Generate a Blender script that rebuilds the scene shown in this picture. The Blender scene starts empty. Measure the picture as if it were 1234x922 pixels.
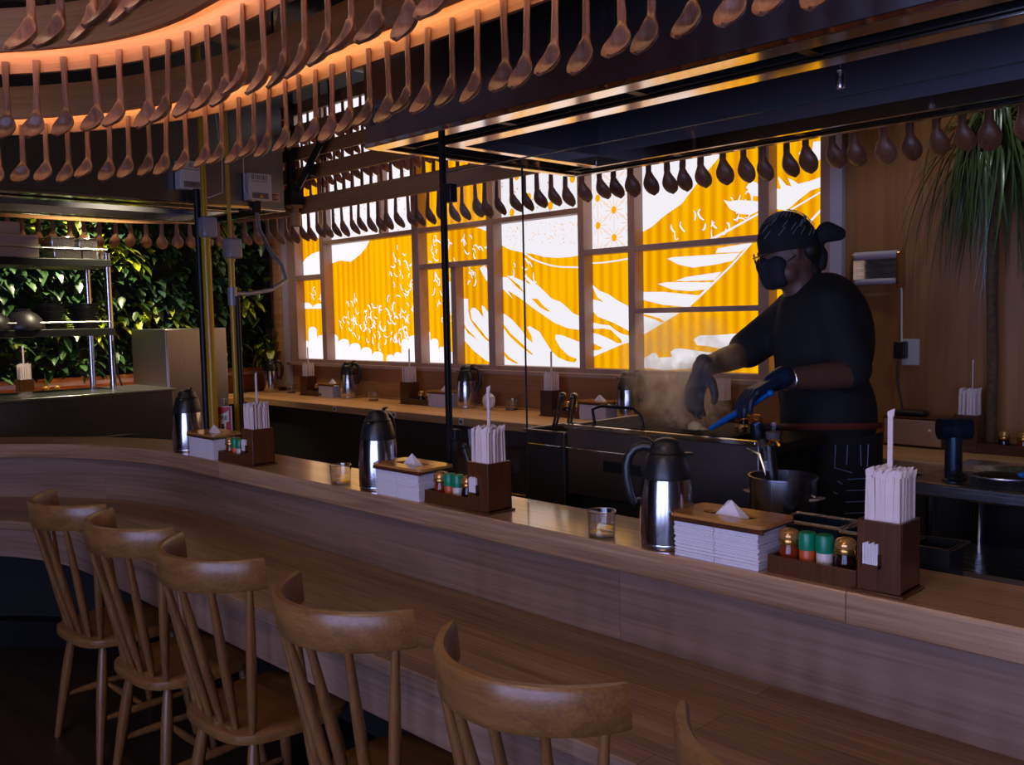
import bpy, bmesh, math, random
from mathutils import Vector, Matrix, Quaternion
from mathutils.geometry import tessellate_polygon
PI = math.pi
scene = bpy.context.scene
COL = scene.collection
rnd = random.Random(7)

# ------------------------------------------------------------------ materials
def srgb(r, g, b):
    f = lambda c: ((c/255)/12.92 if c/255 <= 0.04045 else (((c/255)+0.055)/1.055)**2.4)
    return (f(r), f(g), f(b), 1.0)

class NT:
    def __init__(self, name):
        self.m = bpy.data.materials.new(name); self.m.use_nodes = True
        self.t = self.m.node_tree; self.t.nodes.clear()
        self.out = self.t.nodes.new('ShaderNodeOutputMaterial')
    def n(self, typ, **kw):
        nd = self.t.nodes.new(typ)
        for k, v in kw.items():
            if k in nd.inputs: nd.inputs[k].default_value = v
            else: setattr(nd, k, v)
        return nd
    def l(self, a, b): self.t.links.new(a, b)
    def bsdf(self, **kw):
        b = self.n('ShaderNodeBsdfPrincipled')
        for k, v in kw.items(): b.inputs[k].default_value = v
        self.l(b.outputs[0], self.out.inputs['Surface'])
        return b

def plain(name, col, rough=0.5, metal=0.0, noise=0.0, nscale=30, bump=0.0, spec=0.5):
    t = NT(name)
    b = t.bsdf(**{'Base Color': col, 'Roughness': rough, 'Metallic': metal, 'Specular IOR Level': spec})
    if noise or bump:
        tc = t.n('ShaderNodeTexCoord'); nz = t.n('ShaderNodeTexNoise', Scale=nscale, Detail=4.0)
        t.l(tc.outputs['Object'], nz.inputs['Vector'])
        if noise:
            r = t.n('ShaderNodeValToRGB')
            r.color_ramp.elements[0].position = .3; r.color_ramp.elements[1].position = .7
            r.color_ramp.elements[0].color = tuple(c*(1-noise) for c in col[:3])+(1,)
            r.color_ramp.elements[1].color = tuple(min(1, c*(1+noise)) for c in col[:3])+(1,)
            t.l(nz.outputs['Fac'], r.inputs[0]); t.l(r.outputs[0], b.inputs['Base Color'])
        if bump:
            bp = t.n('ShaderNodeBump', Strength=bump, Distance=0.003)
            t.l(nz.outputs['Fac'], bp.inputs['Height']); t.l(bp.outputs[0], b.inputs['Normal'])
    return t.m

def wood(name, light, dark, axis='X', rough=0.45, freq=1.0, uv=False, var=0.25, spec=0.5, plank=0):
    """streaky grain running along one axis (object space) or along U of the UV map"""
    t = NT(name)
    b = t.bsdf(**{'Roughness': rough, 'Specular IOR Level': spec})
    tc = t.n('ShaderNodeTexCoord'); mp = t.n('ShaderNodeMapping')
    s = [9*freq]*3; s['XYZ'.index(axis)] = 0.55*freq
    mp.inputs['Scale'].default_value = s
    t.l(tc.outputs['UV' if uv else 'Object'], mp.inputs['Vector'])
    oi = t.n('ShaderNodeObjectInfo')
    ad = t.n('ShaderNodeVectorMath', operation='ADD')
    t.l(mp.outputs[0], ad.inputs[0])
    cx = t.n('ShaderNodeCombineXYZ')
    mul = t.n('ShaderNodeMath', operation='MULTIPLY'); mul.inputs[1].default_value = 37.0
    t.l(oi.outputs['Random'], mul.inputs[0])
    for i in range(3): t.l(mul.outputs[0], cx.inputs[i])
    t.l(cx.outputs[0], ad.inputs[1])
    n1 = t.n('ShaderNodeTexNoise', Scale=2.2, Detail=6.0, Roughness=0.62, Distortion=0.6)
    t.l(ad.outputs[0], n1.inputs['Vector'])
    mp2 = t.n('ShaderNodeMapping'); s2 = [60*freq]*3; s2['XYZ'.index(axis)] = 1.2*freq
    mp2.inputs['Scale'].default_value = s2
    t.l(tc.outputs['UV' if uv else 'Object'], mp2.inputs['Vector'])
    n2 = t.n('ShaderNodeTexNoise', Scale=2.0, Detail=3.0, Roughness=0.6)
    t.l(mp2.outputs[0], n2.inputs['Vector'])
    mx = t.n('ShaderNodeMath', operation='MULTIPLY_ADD'); mx.inputs[1].default_value = 0.45
    t.l(n2.outputs['Fac'], mx.inputs[0]); 
    m3 = t.n('ShaderNodeMath', operation='MULTIPLY'); m3.inputs[1].default_value = 0.62
    t.l(n1.outputs['Fac'], m3.inputs[0]); t.l(m3.outputs[0], mx.inputs[2])
    r = t.n('ShaderNodeValToRGB')
    r.color_ramp.elements[0].position = .36; r.color_ramp.elements[1].position = .66
    r.color_ramp.elements[0].color = dark; r.color_ramp.elements[1].color = light
    t.l(mx.outputs[0], r.inputs[0])
    hsv = t.n('ShaderNodeHueSaturation')
    mr = t.n('ShaderNodeMapRange'); mr.inputs['To Min'].default_value = 1-var; mr.inputs['To Max'].default_value = 1+var
    t.l(oi.outputs['Random'], mr.inputs['Value']); t.l(mr.outputs[0], hsv.inputs['Value'])
    t.l(r.outputs[0], hsv.inputs['Color'])
    col = hsv.outputs[0]
    if plank:
        br = t.n('ShaderNodeTexBrick', Scale=1.0)
        br.inputs['Color1'].default_value = (1,1,1,1); br.inputs['Color2'].default_value = (.72,.72,.72,1)
        br.inputs['Mortar'].default_value = (.25,.25,.25,1)
        br.inputs['Mortar Size'].default_value = 0.0012
        br.inputs['Brick Width'].default_value = 5.3; br.inputs['Row Height'].default_value = plank
        t.l(tc.outputs['UV' if uv else 'Object'], br.inputs['Vector'])
        mm = t.n('ShaderNodeMixRGB', blend_type='MULTIPLY'); mm.inputs[0].default_value = 0.85
        t.l(col, mm.inputs[1]); t.l(br.outputs['Color'], mm.inputs[2]); col = mm.outputs[0]
    t.l(col, b.inputs['Base Color'])
    bp = t.n('ShaderNodeBump', Strength=0.12, Distance=0.002)
    t.l(n2.outputs['Fac'], bp.inputs['Height']); t.l(bp.outputs[0], b.inputs['Normal'])
    return t.m

def emit(name, col, strength):
    t = NT(name); e = t.n('ShaderNodeEmission', Color=col, Strength=strength)
    t.l(e.outputs[0], t.out.inputs['Surface']); return t.m

def brushed(name, col, rough=0.3, axis='Z', amt=0.25):
    t = NT(name)
    b = t.bsdf(**{'Base Color': col, 'Metallic': 1.0, 'Roughness': rough})
    tc = t.n('ShaderNodeTexCoord'); mp = t.n('ShaderNodeMapping')
    s = [260, 260, 260]; s['XYZ'.index(axis)] = 2
    mp.inputs['Scale'].default_value = s
    nz = t.n('ShaderNodeTexNoise', Scale=1.0, Detail=3.0)
    t.l(tc.outputs['Object'], mp.inputs['Vector']); t.l(mp.outputs[0], nz.inputs['Vector'])
    mr = t.n('ShaderNodeMapRange'); mr.inputs['To Min'].default_value = rough*(1-amt); mr.inputs['To Max'].default_value = rough*(1+amt)
    t.l(nz.outputs['Fac'], mr.inputs['Value']); t.l(mr.outputs[0], b.inputs['Roughness'])
    bp = t.n('ShaderNodeBump', Strength=0.012, Distance=0.001)
    t.l(nz.outputs['Fac'], bp.inputs['Height']); t.l(bp.outputs[0], b.inputs['Normal'])
    return t.m

def clear_glass(name, tint=(1,1,1,1), rough=0.0, ior=1.45, boost=1.0):
    t = NT(name)
    tr = t.n('ShaderNodeBsdfTransparent', Color=tint); gl = t.n('ShaderNodeBsdfGlossy', Roughness=rough)
    lw = t.n('ShaderNodeLayerWeight', Blend=0.5); pw = t.n('ShaderNodeMath', operation='POWER'); pw.inputs[1].default_value = 5.0
    f0 = ((ior-1)/(ior+1))**2
    ml = t.n('ShaderNodeMath', operation='MULTIPLY_ADD'); ml.inputs[1].default_value = (1-f0)*boost; ml.inputs[2].default_value = f0*boost
    ml.use_clamp = True
    mx = t.n('ShaderNodeMixShader')
    t.l(lw.outputs['Facing'], pw.inputs[0]); t.l(pw.outputs[0], ml.inputs[0]); t.l(ml.outputs[0], mx.inputs[0]); t.l(tr.outputs[0], mx.inputs[1]); t.l(gl.outputs[0], mx.inputs[2])
    t.l(mx.outputs[0], t.out.inputs['Surface']); return t.m

# ------------------------------------------------------------------ mesh builder
class MB:
    def __init__(self): self.v = []; self.f = []; self.mi = []; self.uv = {}
    def add(self, vs, fs, mi=0, uvs=None):
        o = len(self.v); self.v += [tuple(p) for p in vs]
        for i, f in enumerate(fs):
            if uvs is not None: self.uv[len(self.f)] = uvs[i]
            self.f.append(tuple(a+o for a in f)); self.mi.append(mi)
        return self
    def box(self, x0, x1, y0, y1, z0, z1, mi=0, M=None):
        vs = [(x, y, z) for z in (z0, z1) for y in (y0, y1) for x in (x0, x1)]
        if M is not None: vs = [M @ Vector(p) for p in vs]
        return self.add(vs, [(0,2,3,1),(4,5,7,6),(0,1,5,4),(2,6,7,3),(0,4,6,2),(1,3,7,5)], mi)
    def loft(self, rings, cap=True, closed=True, mi=0):
        n = len(rings[0]); vs = [p for r in rings for p in r]; fs = []
        for i in range(len(rings)-1):
            for j in range(n if closed else n-1):
                k = (j+1) % n
                fs.append((i*n+j, i*n+k, (i+1)*n+k, (i+1)*n+j))
        if cap:
            fs.append(tuple(reversed(range(n)))); fs.append(tuple((len(rings)-1)*n+j for j in range(n)))
        return self.add(vs, fs, mi)
    def lathe(self, prof, n=24, c=(0,0,0), mi=0, cap=True):
        rings = [[(c[0]+r*math.cos(2*PI*j/n), c[1]+r*math.sin(2*PI*j/n), c[2]+z) for j in range(n)] for r, z in prof]
        return self.loft(rings, cap, True, mi)
    def tube(self, pts, r, n=8, mi=0, cap=True, closed=False, flat=1.0, up=None):
        pts = [Vector(p) for p in pts]; m = len(pts); rings = []
        t0 = None; side = None
        for i, p in enumerate(pts):
            a = pts[i-1] if i > 0 else (pts[-1] if closed else p); b = pts[i+1] if i < m-1 else (pts[0] if closed else p)
            t = (b-a); t = t.normalized() if t.length > 1e-9 else Vector((0,0,1))
            if side is None:
                ref = Vector(up) if up else (Vector((0,0,1)) if abs(t.z) < .9 else Vector((1,0,0)))
                side = t.cross(ref).normalized()
            else:
                side = (side - t*side.dot(t)).normalized()
            u = side.cross(t)
            rr = r[i] if isinstance(r, (list, tuple)) else r
            rings.append([p + side*rr*math.cos(2*PI*j/n) + u*rr*flat*math.sin(2*PI*j/n) for j in range(n)])
        if closed: rings.append(rings[0]); cap = False
        return self.loft(rings, cap, True, mi)
    def prism(self, poly, z0, z1, M=None, mi=0):
        n = len(poly); a = [Vector((x, y, z0)) for x, y in poly]; b = [Vector((x, y, z1)) for x, y in poly]
        vs = a+b
        if M is not None: vs = [M @ p for p in vs]
        fs = [(i, (i+1) % n, n+(i+1) % n, n+i) for i in range(n)]
        tri = tessellate_polygon([[Vector((x, y, 0)) for x, y in poly]])
        for t in tri: fs.append(tuple(n+i for i in t)); fs.append(tuple(reversed(t)))
        return self.add(vs, fs, mi)
    def ell(self, c, r, n=16, m=10, M=None, mi=0):
        rings = []
        for i in range(m+1):
            th = PI*i/m; s = max(math.sin(th), 1e-3)
            ring = [Vector((r[0]*s*math.cos(2*PI*j/n), r[1]*s*math.sin(2*PI*j/n), -r[2]*math.cos(th))) for j in range(n)]
            if M is not None: ring = [M @ p for p in ring]
            rings.append([p+Vector(c) for p in ring])
        return self.loft(rings, True, True, mi)
    def build(self, name, mat, parent=None, loc=None, rotz=0, bevel=0, smooth=40, seg=2):
        me = bpy.data.meshes.new(name); me.from_pydata([tuple(p) for p in self.v], [], self.f)
        mats = mat if isinstance(mat, (list, tuple)) else [mat]
        for m in mats: me.materials.append(m)
        for i, p in enumerate(me.polygons): p.material_index = self.mi[i]; p.use_smooth = smooth > 0
        if self.uv:
            ul = me.uv_layers.new(name='UVMap')
            for i, p in enumerate(me.polygons):
                q = self.uv.get(i)
                if q:
                    for k, li in enumerate(p.loop_indices): ul.data[li].uv = q[k]
        bm = bmesh.new(); bm.from_mesh(me)
        if not self.uv: bmesh.ops.remove_doubles(bm, verts=bm.verts, dist=1e-5)
        bmesh.ops.recalc_face_normals(bm, faces=bm.faces)
        bm.to_mesh(me); bm.free()
        if smooth > 0: me.set_sharp_from_angle(angle=math.radians(smooth))
        o = bpy.data.objects.new(name, me); COL.objects.link(o)
        if parent is not None: o.parent = parent
        if loc is not None: o.location = loc
        if rotz: o.rotation_euler = (0, 0, rotz)
        if bevel:
            b = o.modifiers.new('bevel', 'BEVEL'); b.width = bevel; b.segments = seg; b.limit_method = 'ANGLE'; b.angle_limit = math.radians(50)
        return o

def tag(o, label=None, cat=None, group=None, kind=None):
    if label: o['label'] = label
    if cat: o['category'] = cat
    if group: o['group'] = group
    if kind: o['kind'] = kind
    return o
def thing(name, label, cat, loc=(0,0,0), rotz=0, group=None):
    o = bpy.data.objects.new(name, None); COL.objects.link(o)
    o.empty_display_size = 0.05; o.location = loc; o.rotation_euler = (0, 0, rotz)
    return tag(o, label, cat, group)
def struct(o): o['kind'] = 'structure'; return o
def copy_tree(o, parent=None):
    c = o.copy(); COL.objects.link(c)
    if parent is not None: c.parent = parent
    for ch in list(o.children): copy_tree(ch, c)
    return c
ONES = ['','first','second','third','fourth','fifth','sixth','seventh','eighth','ninth','tenth','eleventh','twelfth','thirteenth','fourteenth','fifteenth','sixteenth','seventeenth','eighteenth','nineteenth']
TENS = ['','','twenty','thirty','forty','fifty','sixty','seventy','eighty','ninety']
TENTH = ['','','twentieth','thirtieth','fortieth','fiftieth','sixtieth','seventieth','eightieth','ninetieth']
def ordinal(n):
    if n < 20: return ONES[n]
    if n % 10 == 0: return TENTH[n//10]
    return TENS[n//10]+'-'+ONES[n % 10]

class Path:
    """straight run along X at y=cy+R from x1 to cx, then an arc turning towards -Y, then straight down to y0"""
    def __init__(self, cx, cy, R, x1, y0): self.cx, self.cy, self.R, self.x1, self.y0 = cx, cy, R, x1, y0; self.L1 = x1-cx; self.L2 = R*PI/2; self.L = self.L1+self.L2+max(0, cy-y0)
    def at(self, s, d=0):
        if s <= self.L1: x, y, th = self.x1-s, self.cy+self.R, 0
        elif s <= self.L1+self.L2:
            th = (s-self.L1)/self.R; x, y = self.cx-self.R*math.sin(th), self.cy+self.R*math.cos(th)
        else: th = PI/2; x, y = self.cx-self.R, self.cy-(s-self.L1-self.L2)
        return x-d*math.sin(th), y+d*math.cos(th), th
    def samples(self, s0, s1, step=0.06):
        out = [s0]
        a, b = self.L1, self.L1+self.L2
        k = int((b-a)/step)
        for i in range(k+1):
            s = a+(b-a)*i/k
            if s0 < s < s1: out.append(s)
        n = int((s1-s0)/0.5)
        out += [s0+(s1-s0)*i/(n+1) for i in range(1, n+1)]
        out.append(s1); return sorted(set(round(q, 5) for q in out))
    def sweep(self, mb, prof, s0, s1, mi=0):
        """closed profile [(d,z)..] swept along the path, with UVs in metres (u along, v round the profile)"""
        ss = self.samples(s0, s1); n = len(prof)
        vl = [0]
        for i in range(n): a, b = prof[i], prof[(i+1) % n]; vl.append(vl[-1]+math.hypot(a[0]-b[0], a[1]-b[1]))
        vs = []
        for s in ss:
            for d, z in prof: x, y, _ = self.at(s, d); vs.append((x, y, z))
        fs, uv = [], []
        for i in range(len(ss)-1):
            for j in range(n):
                k = (j+1) % n
                fs.append((i*n+j, (i+1)*n+j, (i+1)*n+k, i*n+k))
                uv.append([(ss[i], vl[j]), (ss[i+1], vl[j]), (ss[i+1], vl[j+1]), (ss[i], vl[j+1])])
        for base in (0, (len(ss)-1)*n):
            fs.append(tuple(base+j for j in range(n))); uv.append([(ss[0]+p[0], p[1]) for p in prof])
        mb.add(vs, fs, mi, uv); return mb
def rect(d0, d1, z0, z1): return [(d0, z0), (d1, z0), (d1, z1), (d0, z1)]
def chamfer(d0, d1, z0, z1, c=0.004):
    return [(d0+c, z0), (d1-c, z0), (d1, z0+c), (d1, z1-c), (d1-c, z1), (d0+c, z1), (d0, z1-c), (d0, z0+c)]

# ------------------------------------------------------------------ palette
M = {}
M['ash_x'] = wood('ash_counter', srgb(190,152,118), srgb(124,92,68), 'X', 0.30, 1.0, uv=True, var=0.04)
_b = [n for n in M['ash_x'].node_tree.nodes if n.type == 'BSDF_PRINCIPLED'][0]
_b.inputs['Coat Weight'].default_value = .85; _b.inputs['Coat Roughness'].default_value = .13; _b.inputs['Coat IOR'].default_value = 1.85
M['ash_plank'] = wood('ash_planks', srgb(162,130,104), srgb(106,82,66), 'X', 0.46, 1.0, uv=True, var=0.03, plank=0.125)
M['ash_riser'] = wood('ash_riser', srgb(150,122,104), srgb(112,88,72), 'X', 0.5, 0.7, uv=True, var=0.03)
M['rail'] = wood('rail_wood', srgb(186,130,84), srgb(146,98,58), 'X', 0.5, 1.0, uv=True, var=0.05)
M['slat'] = wood('slat_wood', srgb(196,150,104), srgb(150,106,68), 'X', 0.5, 1.0, var=0.08)
M['spoon'] = wood('spoon_wood', srgb(150,98,68), srgb(98,60,42), 'Z', 0.42, 3.0, var=0.35)
M['chair'] = wood('chair_wood', srgb(138,96,52), srgb(98,64,34), 'X', 0.3, 1.6, var=0.06)
M['chair_z'] = wood('chair_wood_upright', srgb(130,90,50), srgb(92,60,34), 'Z', 0.32, 1.6, var=0.06)
M['floor'] = wood('floor_planks', srgb(62,46,34), srgb(36,26,19), 'X', 0.42, 0.8, var=0.0, plank=0.14)
M['panel'] = wood('panel_wood', srgb(176,124,76), srgb(146,98,58), 'X', 0.5, 0.6, var=0.02)
M['panel_y'] = wood('panel_wood_left', srgb(190,132,78), srgb(160,106,62), 'Y', 0.5, 0.6, var=0.02)
M['wallwood'] = wood('right_wall_wood', srgb(172,116,66), srgb(146,94,50), 'Z', 0.42, 0.5, var=0.02)
M['frame'] = plain('window_frame_wood', srgb(168,134,120), 0.5, noise=.12, nscale=8)
M['trim_pale'] = plain('pale_trim', srgb(188,176,186), 0.5)
M['darkwood'] = wood('dark_stained_wood', srgb(88,50,22), srgb(60,32,14), 'Z', 0.3, 2.0, var=0.1)
M['walnut'] = wood('dispenser_lid_wood', srgb(190,132,66), srgb(150,98,46), 'X', 0.16, 2.0, var=0.05)
M['steel'] = brushed('brushed_steel', (0.62,0.62,0.64,1), 0.26, 'X')
M['steel_v'] = brushed('flask_steel', (0.52,0.50,0.52,1), 0.17, 'Z')
M['hood'] = brushed('hood_steel', (0.30,0.29,0.30,1), 0.30, 'Z', 0.2)
M['hood_rim'] = brushed('hood_rim_steel', (0.86,0.80,0.72,1), 0.12, 'X', 0.3)
M['hood_in'] = plain('hood_inside', srgb(120,118,128), 0.4, 0.8)
M['black'] = plain('black_plastic', srgb(26,26,28), 0.35)
M['blackmetal'] = plain('black_metal', srgb(24,24,26), 0.45, 0.4)
M['matte_black'] = plain('matte_black', srgb(16,15,15), 0.8)
M['dark_cab'] = plain('dark_cabinet', srgb(38,35,36), 0.5, noise=.15, nscale=3)
M['char'] = plain('charred_iron', srgb(30,27,26), 0.55, 0.5, noise=.3, nscale=40, bump=.3)
M['plaster'] = plain('dark_ceiling', srgb(30,27,26), 0.9)
M['wallpaint'] = plain('dark_wall_paint', srgb(58,46,40), 0.8, noise=.08, nscale=2)
M['paper'] = plain('white_paper', srgb(224,216,220), 0.8, noise=.04, nscale=60)
M['sleeve'] = plain('chopstick_paper', srgb(222,204,200), 0.6, noise=.06, nscale=20)
M['yellow'] = plain('yellow_paint', srgb(186,142,8), 0.3)
M['greybox'] = plain('grey_cast_metal', srgb(150,146,150), 0.45, 0.3)
M['white_box'] = plain('white_plastic', srgb(206,198,194), 0.5)
M['grey_print'] = plain('grey_print', srgb(120,108,104), 0.7)
M['red'] = plain('red_sign_paint', srgb(196,28,34), 0.45)
M['white'] = plain('white_paint', srgb(232,228,228), 0.5)
M['darktext'] = plain('dark_print', srgb(60,12,16), 0.6)
M['glass'] = clear_glass('tumbler_glass', (.95,.95,.94,1), 0.02, 1.5, 2.2)
M['glass_thick'] = clear_glass('thick_glass', (.55,.55,.53,1), 0.05, 1.6, 3.0)
M['screen'] = clear_glass('screen_glass', (.975,.985,.98,1), 0.0, 1.45, 1.0)
M['glass_edge'] = plain('glass_edge', srgb(40,52,50), 0.2)
M['water'] = clear_glass('water', (.985,.985,.985,1), 0.0, 1.4, 1.6)
M['amber'] = plain('chili_oil', srgb(120,44,14), 0.12)
M['soy'] = plain('dark_sauce', srgb(34,16,10), 0.12)
M['orange_spice'] = plain('orange_spice', srgb(190,84,30), 0.4)
M['pale_spice'] = plain('pale_spice', srgb(200,190,180), 0.4)
M['green_cap'] = plain('green_cap', srgb(0,122,84), 0.35)
M['gold_lid'] = plain('glass_lid', srgb(190,140,80), 0.12, 0.6)
M['soil'] = plain('green_wall_backing', srgb(16,18,12), 0.9)
M['bark'] = plain('trunk_bark', srgb(92,70,48), 0.9, noise=.4, nscale=50, bump=.6)
M['strap_leaf'] = plain('strap_leaf', srgb(76,92,50), 0.3, noise=.3, nscale=5)
M['led'] = emit('warm_led', srgb(255,206,172), 19.0)
M['led_b'] = emit('amber_led', srgb(255,208,150), 19.0)
M['shirt'] = plain('black_cotton', srgb(24,24,28), 0.85, noise=.2, nscale=20)
M['cap'] = plain('bandana_cotton', srgb(26,26,30), 0.85)
M['capline'] = plain('bandana_print', srgb(140,136,140), 0.85)
M['apronline'] = plain('apron_print', srgb(130,150,190), 0.8)
M['belt'] = plain('red_brown_waistband', srgb(110,44,30), 0.7)
M['skin'] = plain('skin', srgb(112,78,66), 0.5, noise=.08, nscale=20)
M['glove'] = plain('blue_nitrile_glove', srgb(22,38,62), 0.4)
M['mask'] = plain('dark_face_mask', srgb(34,34,44), 0.8)
M['hair'] = plain('dark_hair', srgb(34,24,20), 0.6)
M['blue'] = plain('blue_tongs', srgb(20,110,200), 0.3)
M['copper'] = plain('gold_wire', srgb(190,140,70), 0.25, 0.9)
M['dough'] = plain('pale_food', srgb(226,196,140), 0.7, noise=.1, nscale=30)
M['clearplastic'] = clear_glass('clear_plastic', (.78,.78,.82,1), 0.15, 1.45, 1.5)
M['bluenozzle'] = plain('dark_blue_metal', srgb(52,70,92), 0.3, 0.8)
M['bowl'] = plain('dark_ceramic', srgb(46,40,44), 0.4)
M['crate'] = plain('pale_plastic_crate', srgb(150,120,104), 0.5)
M['terra'] = plain('beige_crate', srgb(176,136,104), 0.6)

def leafmat(name, c1, c2):
    t = NT(name); b = t.bsdf(**{'Roughness': 0.35})
    g = t.n('ShaderNodeNewGeometry'); r = t.n('ShaderNodeValToRGB')
    r.color_ramp.elements[0].color = c1; r.color_ramp.elements[1].color = c2
    t.l(g.outputs['Random Per Island'], r.inputs[0]); t.l(r.outputs[0], b.inputs['Base Color'])
    return t.m
M['leaf_dark'] = leafmat('dark_green_leaf', srgb(26,48,26), srgb(64,96,48))
M['leaf_cool'] = leafmat('cool_green_leaf', srgb(30,62,50), srgb(86,122,98))
M['leaf_bright'] = leafmat('lime_green_leaf', srgb(110,136,26), srgb(190,200,54))
M['leaf_olive'] = leafmat('olive_leaf', srgb(62,74,26), srgb(120,124,48))

def corrugated(name):
    """backlit translucent amber film in front of vertical corrugated sheet: a lit window"""
    t = NT(name); tc = t.n('ShaderNodeTexCoord')
    w = t.n('ShaderNodeTexWave', Scale=4.6, Distortion=0.6, Detail=1.0); w.bands_direction = 'X'
    w.inputs['Detail Scale'].default_value = 0.3
    t.l(tc.outputs['Object'], w.inputs['Vector'])
    nz = t.n('ShaderNodeTexNoise', Scale=2.0, Detail=1.0)
    mp = t.n('ShaderNodeMapping'); mp.inputs['Scale'].default_value = (1.5, 1, .35)
    t.l(tc.outputs['Object'], mp.inputs['Vector']); t.l(mp.outputs[0], nz.inputs['Vector'])
    a = t.n('ShaderNodeMath', operation='MULTIPLY_ADD'); a.inputs[1].default_value = .35
    m2 = t.n('ShaderNodeMath', operation='MULTIPLY'); m2.inputs[1].default_value = .65
    t.l(nz.outputs['Fac'], m2.inputs[0]); t.l(w.outputs['Fac'], a.inputs[0]); t.l(m2.outputs[0], a.inputs[2])
    r = t.n('ShaderNodeValToRGB')
    r.color_ramp.elements[0].position = .22; r.color_ramp.elements[0].color = srgb(226,140,0)
    r.color_ramp.elements[1].position = .62; r.color_ramp.elements[1].color = srgb(255,182,4)
    t.l(a.outputs[0], r.inputs[0])
    e = t.n('ShaderNodeEmission', Strength=1.12); t.l(r.outputs[0], e.inputs['Color'])
    t.l(e.outputs[0], t.out.inputs['Surface']); return t.m
M['film_orange'] = corrugated('backlit_amber_film')
M['film_amber'] = emit('backlit_amber_cutout', srgb(255,172,2), 1.1)
def whitefilm(name, dots):
    t = NT(name); e = t.n('ShaderNodeEmission', Strength=1.08, Color=srgb(248,242,250))
    if dots:
        tc = t.n('ShaderNodeTexCoord'); v = t.n('ShaderNodeTexVoronoi', Scale=26.0)
        t.l(tc.outputs['Object'], v.inputs['Vector'])
        r = t.n('ShaderNodeValToRGB'); r.color_ramp.elements[0].position = .14; r.color_ramp.elements[1].position = .2
        r.color_ramp.elements[0].color = srgb(214,180,150); r.color_ramp.elements[1].color = srgb(246,240,246)
        t.l(v.outputs['Distance'], r.inputs[0]); t.l(r.outputs[0], e.inputs['Color'])
    t.l(e.outputs[0], t.out.inputs['Surface']); return t.m
M['film_white'] = whitefilm('backlit_white_film', False)
M['film_dots'] = whitefilm('backlit_dotted_film', True)
M['day_blue'] = emit('blue_daylight_pane', srgb(90,140,255), 2.2)

# ------------------------------------------------------------------ camera
def make_camera():
    yaw, pit, rol, F = 0.793223, -0.072113, -0.02083, 1104.0
    f = Vector((-math.sin(yaw)*math.cos(pit), math.cos(yaw)*math.cos(pit), math.sin(pit)))
    r = Vector((math.cos(yaw), math.sin(yaw), 0)); u = r.cross(f)
    r2 = r*math.cos(rol)+u*math.sin(rol); u2 = -r*math.sin(rol)+u*math.cos(rol)
    cam = bpy.data.cameras.new('camera'); cam.sensor_width = 36; cam.lens = F/1234*36; cam.clip_start = 0.02
    o = bpy.data.objects.new('camera', cam); COL.objects.link(o)
    m = Matrix((( r2.x, u2.x, -f.x, 0), (r2.y, u2.y, -f.y, 0), (r2.z, u2.z, -f.z, 1.60), (0,0,0,1)))
    o.matrix_world = m; scene.camera = o
make_camera()
CEIL = 3.3
# ------------------------------------------------------------------ shell
b = MB(); b.add([(-7.2,-3.2,0),(3.2,-3.2,0),(3.2,4.3,0),(-7.2,4.3,0)], [(0,1,2,3)], 0, [[(-7.2,-3.2),(3.2,-3.2),(3.2,4.3),(-7.2,4.3)]])
b.add([(-7.2,-3.2,-.1),(3.2,-3.2,-.1),(3.2,4.3,-.1),(-7.2,4.3,-.1)], [(3,2,1,0)], 0, [[(0,0)]*4])
struct(b.build('floor', M['floor'], smooth=0))
struct(MB().box(-7.2,3.2,-3.2,4.3,CEIL,CEIL+.1).build('ceiling', M['plaster'], smooth=0))
# window wall: low panel, head, solid right-hand part, strip left of the window
b = MB()
b.box(-7.2,-1.99,4.06,4.2,0,1.24,0)
b.box(-7.2,-6.70,4.06,4.2,1.24,CEIL,0)
b.box(-1.99,3.2,4.06,4.2,0,CEIL,0)
struct(b.build('wall_back', M['wallwood'], smooth=0))
struct(MB().box(-7.2,-7.04,-3.2,4.2,0,CEIL).build('wall_left', M['wallpaint'], smooth=0))
struct(MB().box(3.1,3.2,-3.2,4.2,0,CEIL).build('wall_right', M['wallpaint'], smooth=0))
FRONT = [-2.0, -.3, 1.4]
b = MB(); b.box(-7.2,3.2,-3.2,-3.1,0,.35); b.box(-7.2,3.2,-3.2,-3.1,2.65,CEIL); xs = [-7.2]
for x in FRONT: b.box(xs[-1], x, -3.2, -3.1, .35, 2.65); xs.append(x+1.5)
b.box(xs[-1], 3.2, -3.2, -3.1, .35, 2.65)
struct(b.build('wall_front', M['wallpaint'], smooth=0))
for i, x in enumerate(FRONT):
    fr = MB(); fr.box(x,x+.05,-3.16,-3.1,.35,2.65); fr.box(x+1.45,x+1.5,-3.16,-3.1,.35,2.65); fr.box(x+.05,x+1.45,-3.16,-3.1,.35,.40); fr.box(x+.05,x+1.45,-3.16,-3.1,2.60,2.65)
    fr.box(x+.72,x+.78,-3.16,-3.1,.40,2.60)
    w = struct(fr.build('window_%d' % (i+2), M['blackmetal'], smooth=0))
    MB().box(x+.05,x+1.45,-3.19,-3.17,.40,2.60).build('window_pane', M['day_blue'], w, smooth=0)
# wood panel under the window, sill, right-hand post
struct(MB().box(-6.98,-1.99,4.035,4.06,1.02,1.235).build('trim_1', M['panel'], smooth=0))
struct(MB().box(-6.72,-1.95,4.0,4.06,1.235,1.262).build('trim_2', M['frame'], bevel=.004))
struct(MB().box(-1.99,-1.93,4.02,4.06,1.262,CEIL).build('trim_3', M['trim_pale'], bevel=.003))
struct(MB().box(-6.86,-6.755,3.98,4.06,1.05,CEIL).build('trim_4', M['slat'], bevel=.004))
struct(MB().box(-6.755,-6.69,4.0,4.06,1.05,CEIL).build('trim_5', M['trim_pale'], bevel=.004))
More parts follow.
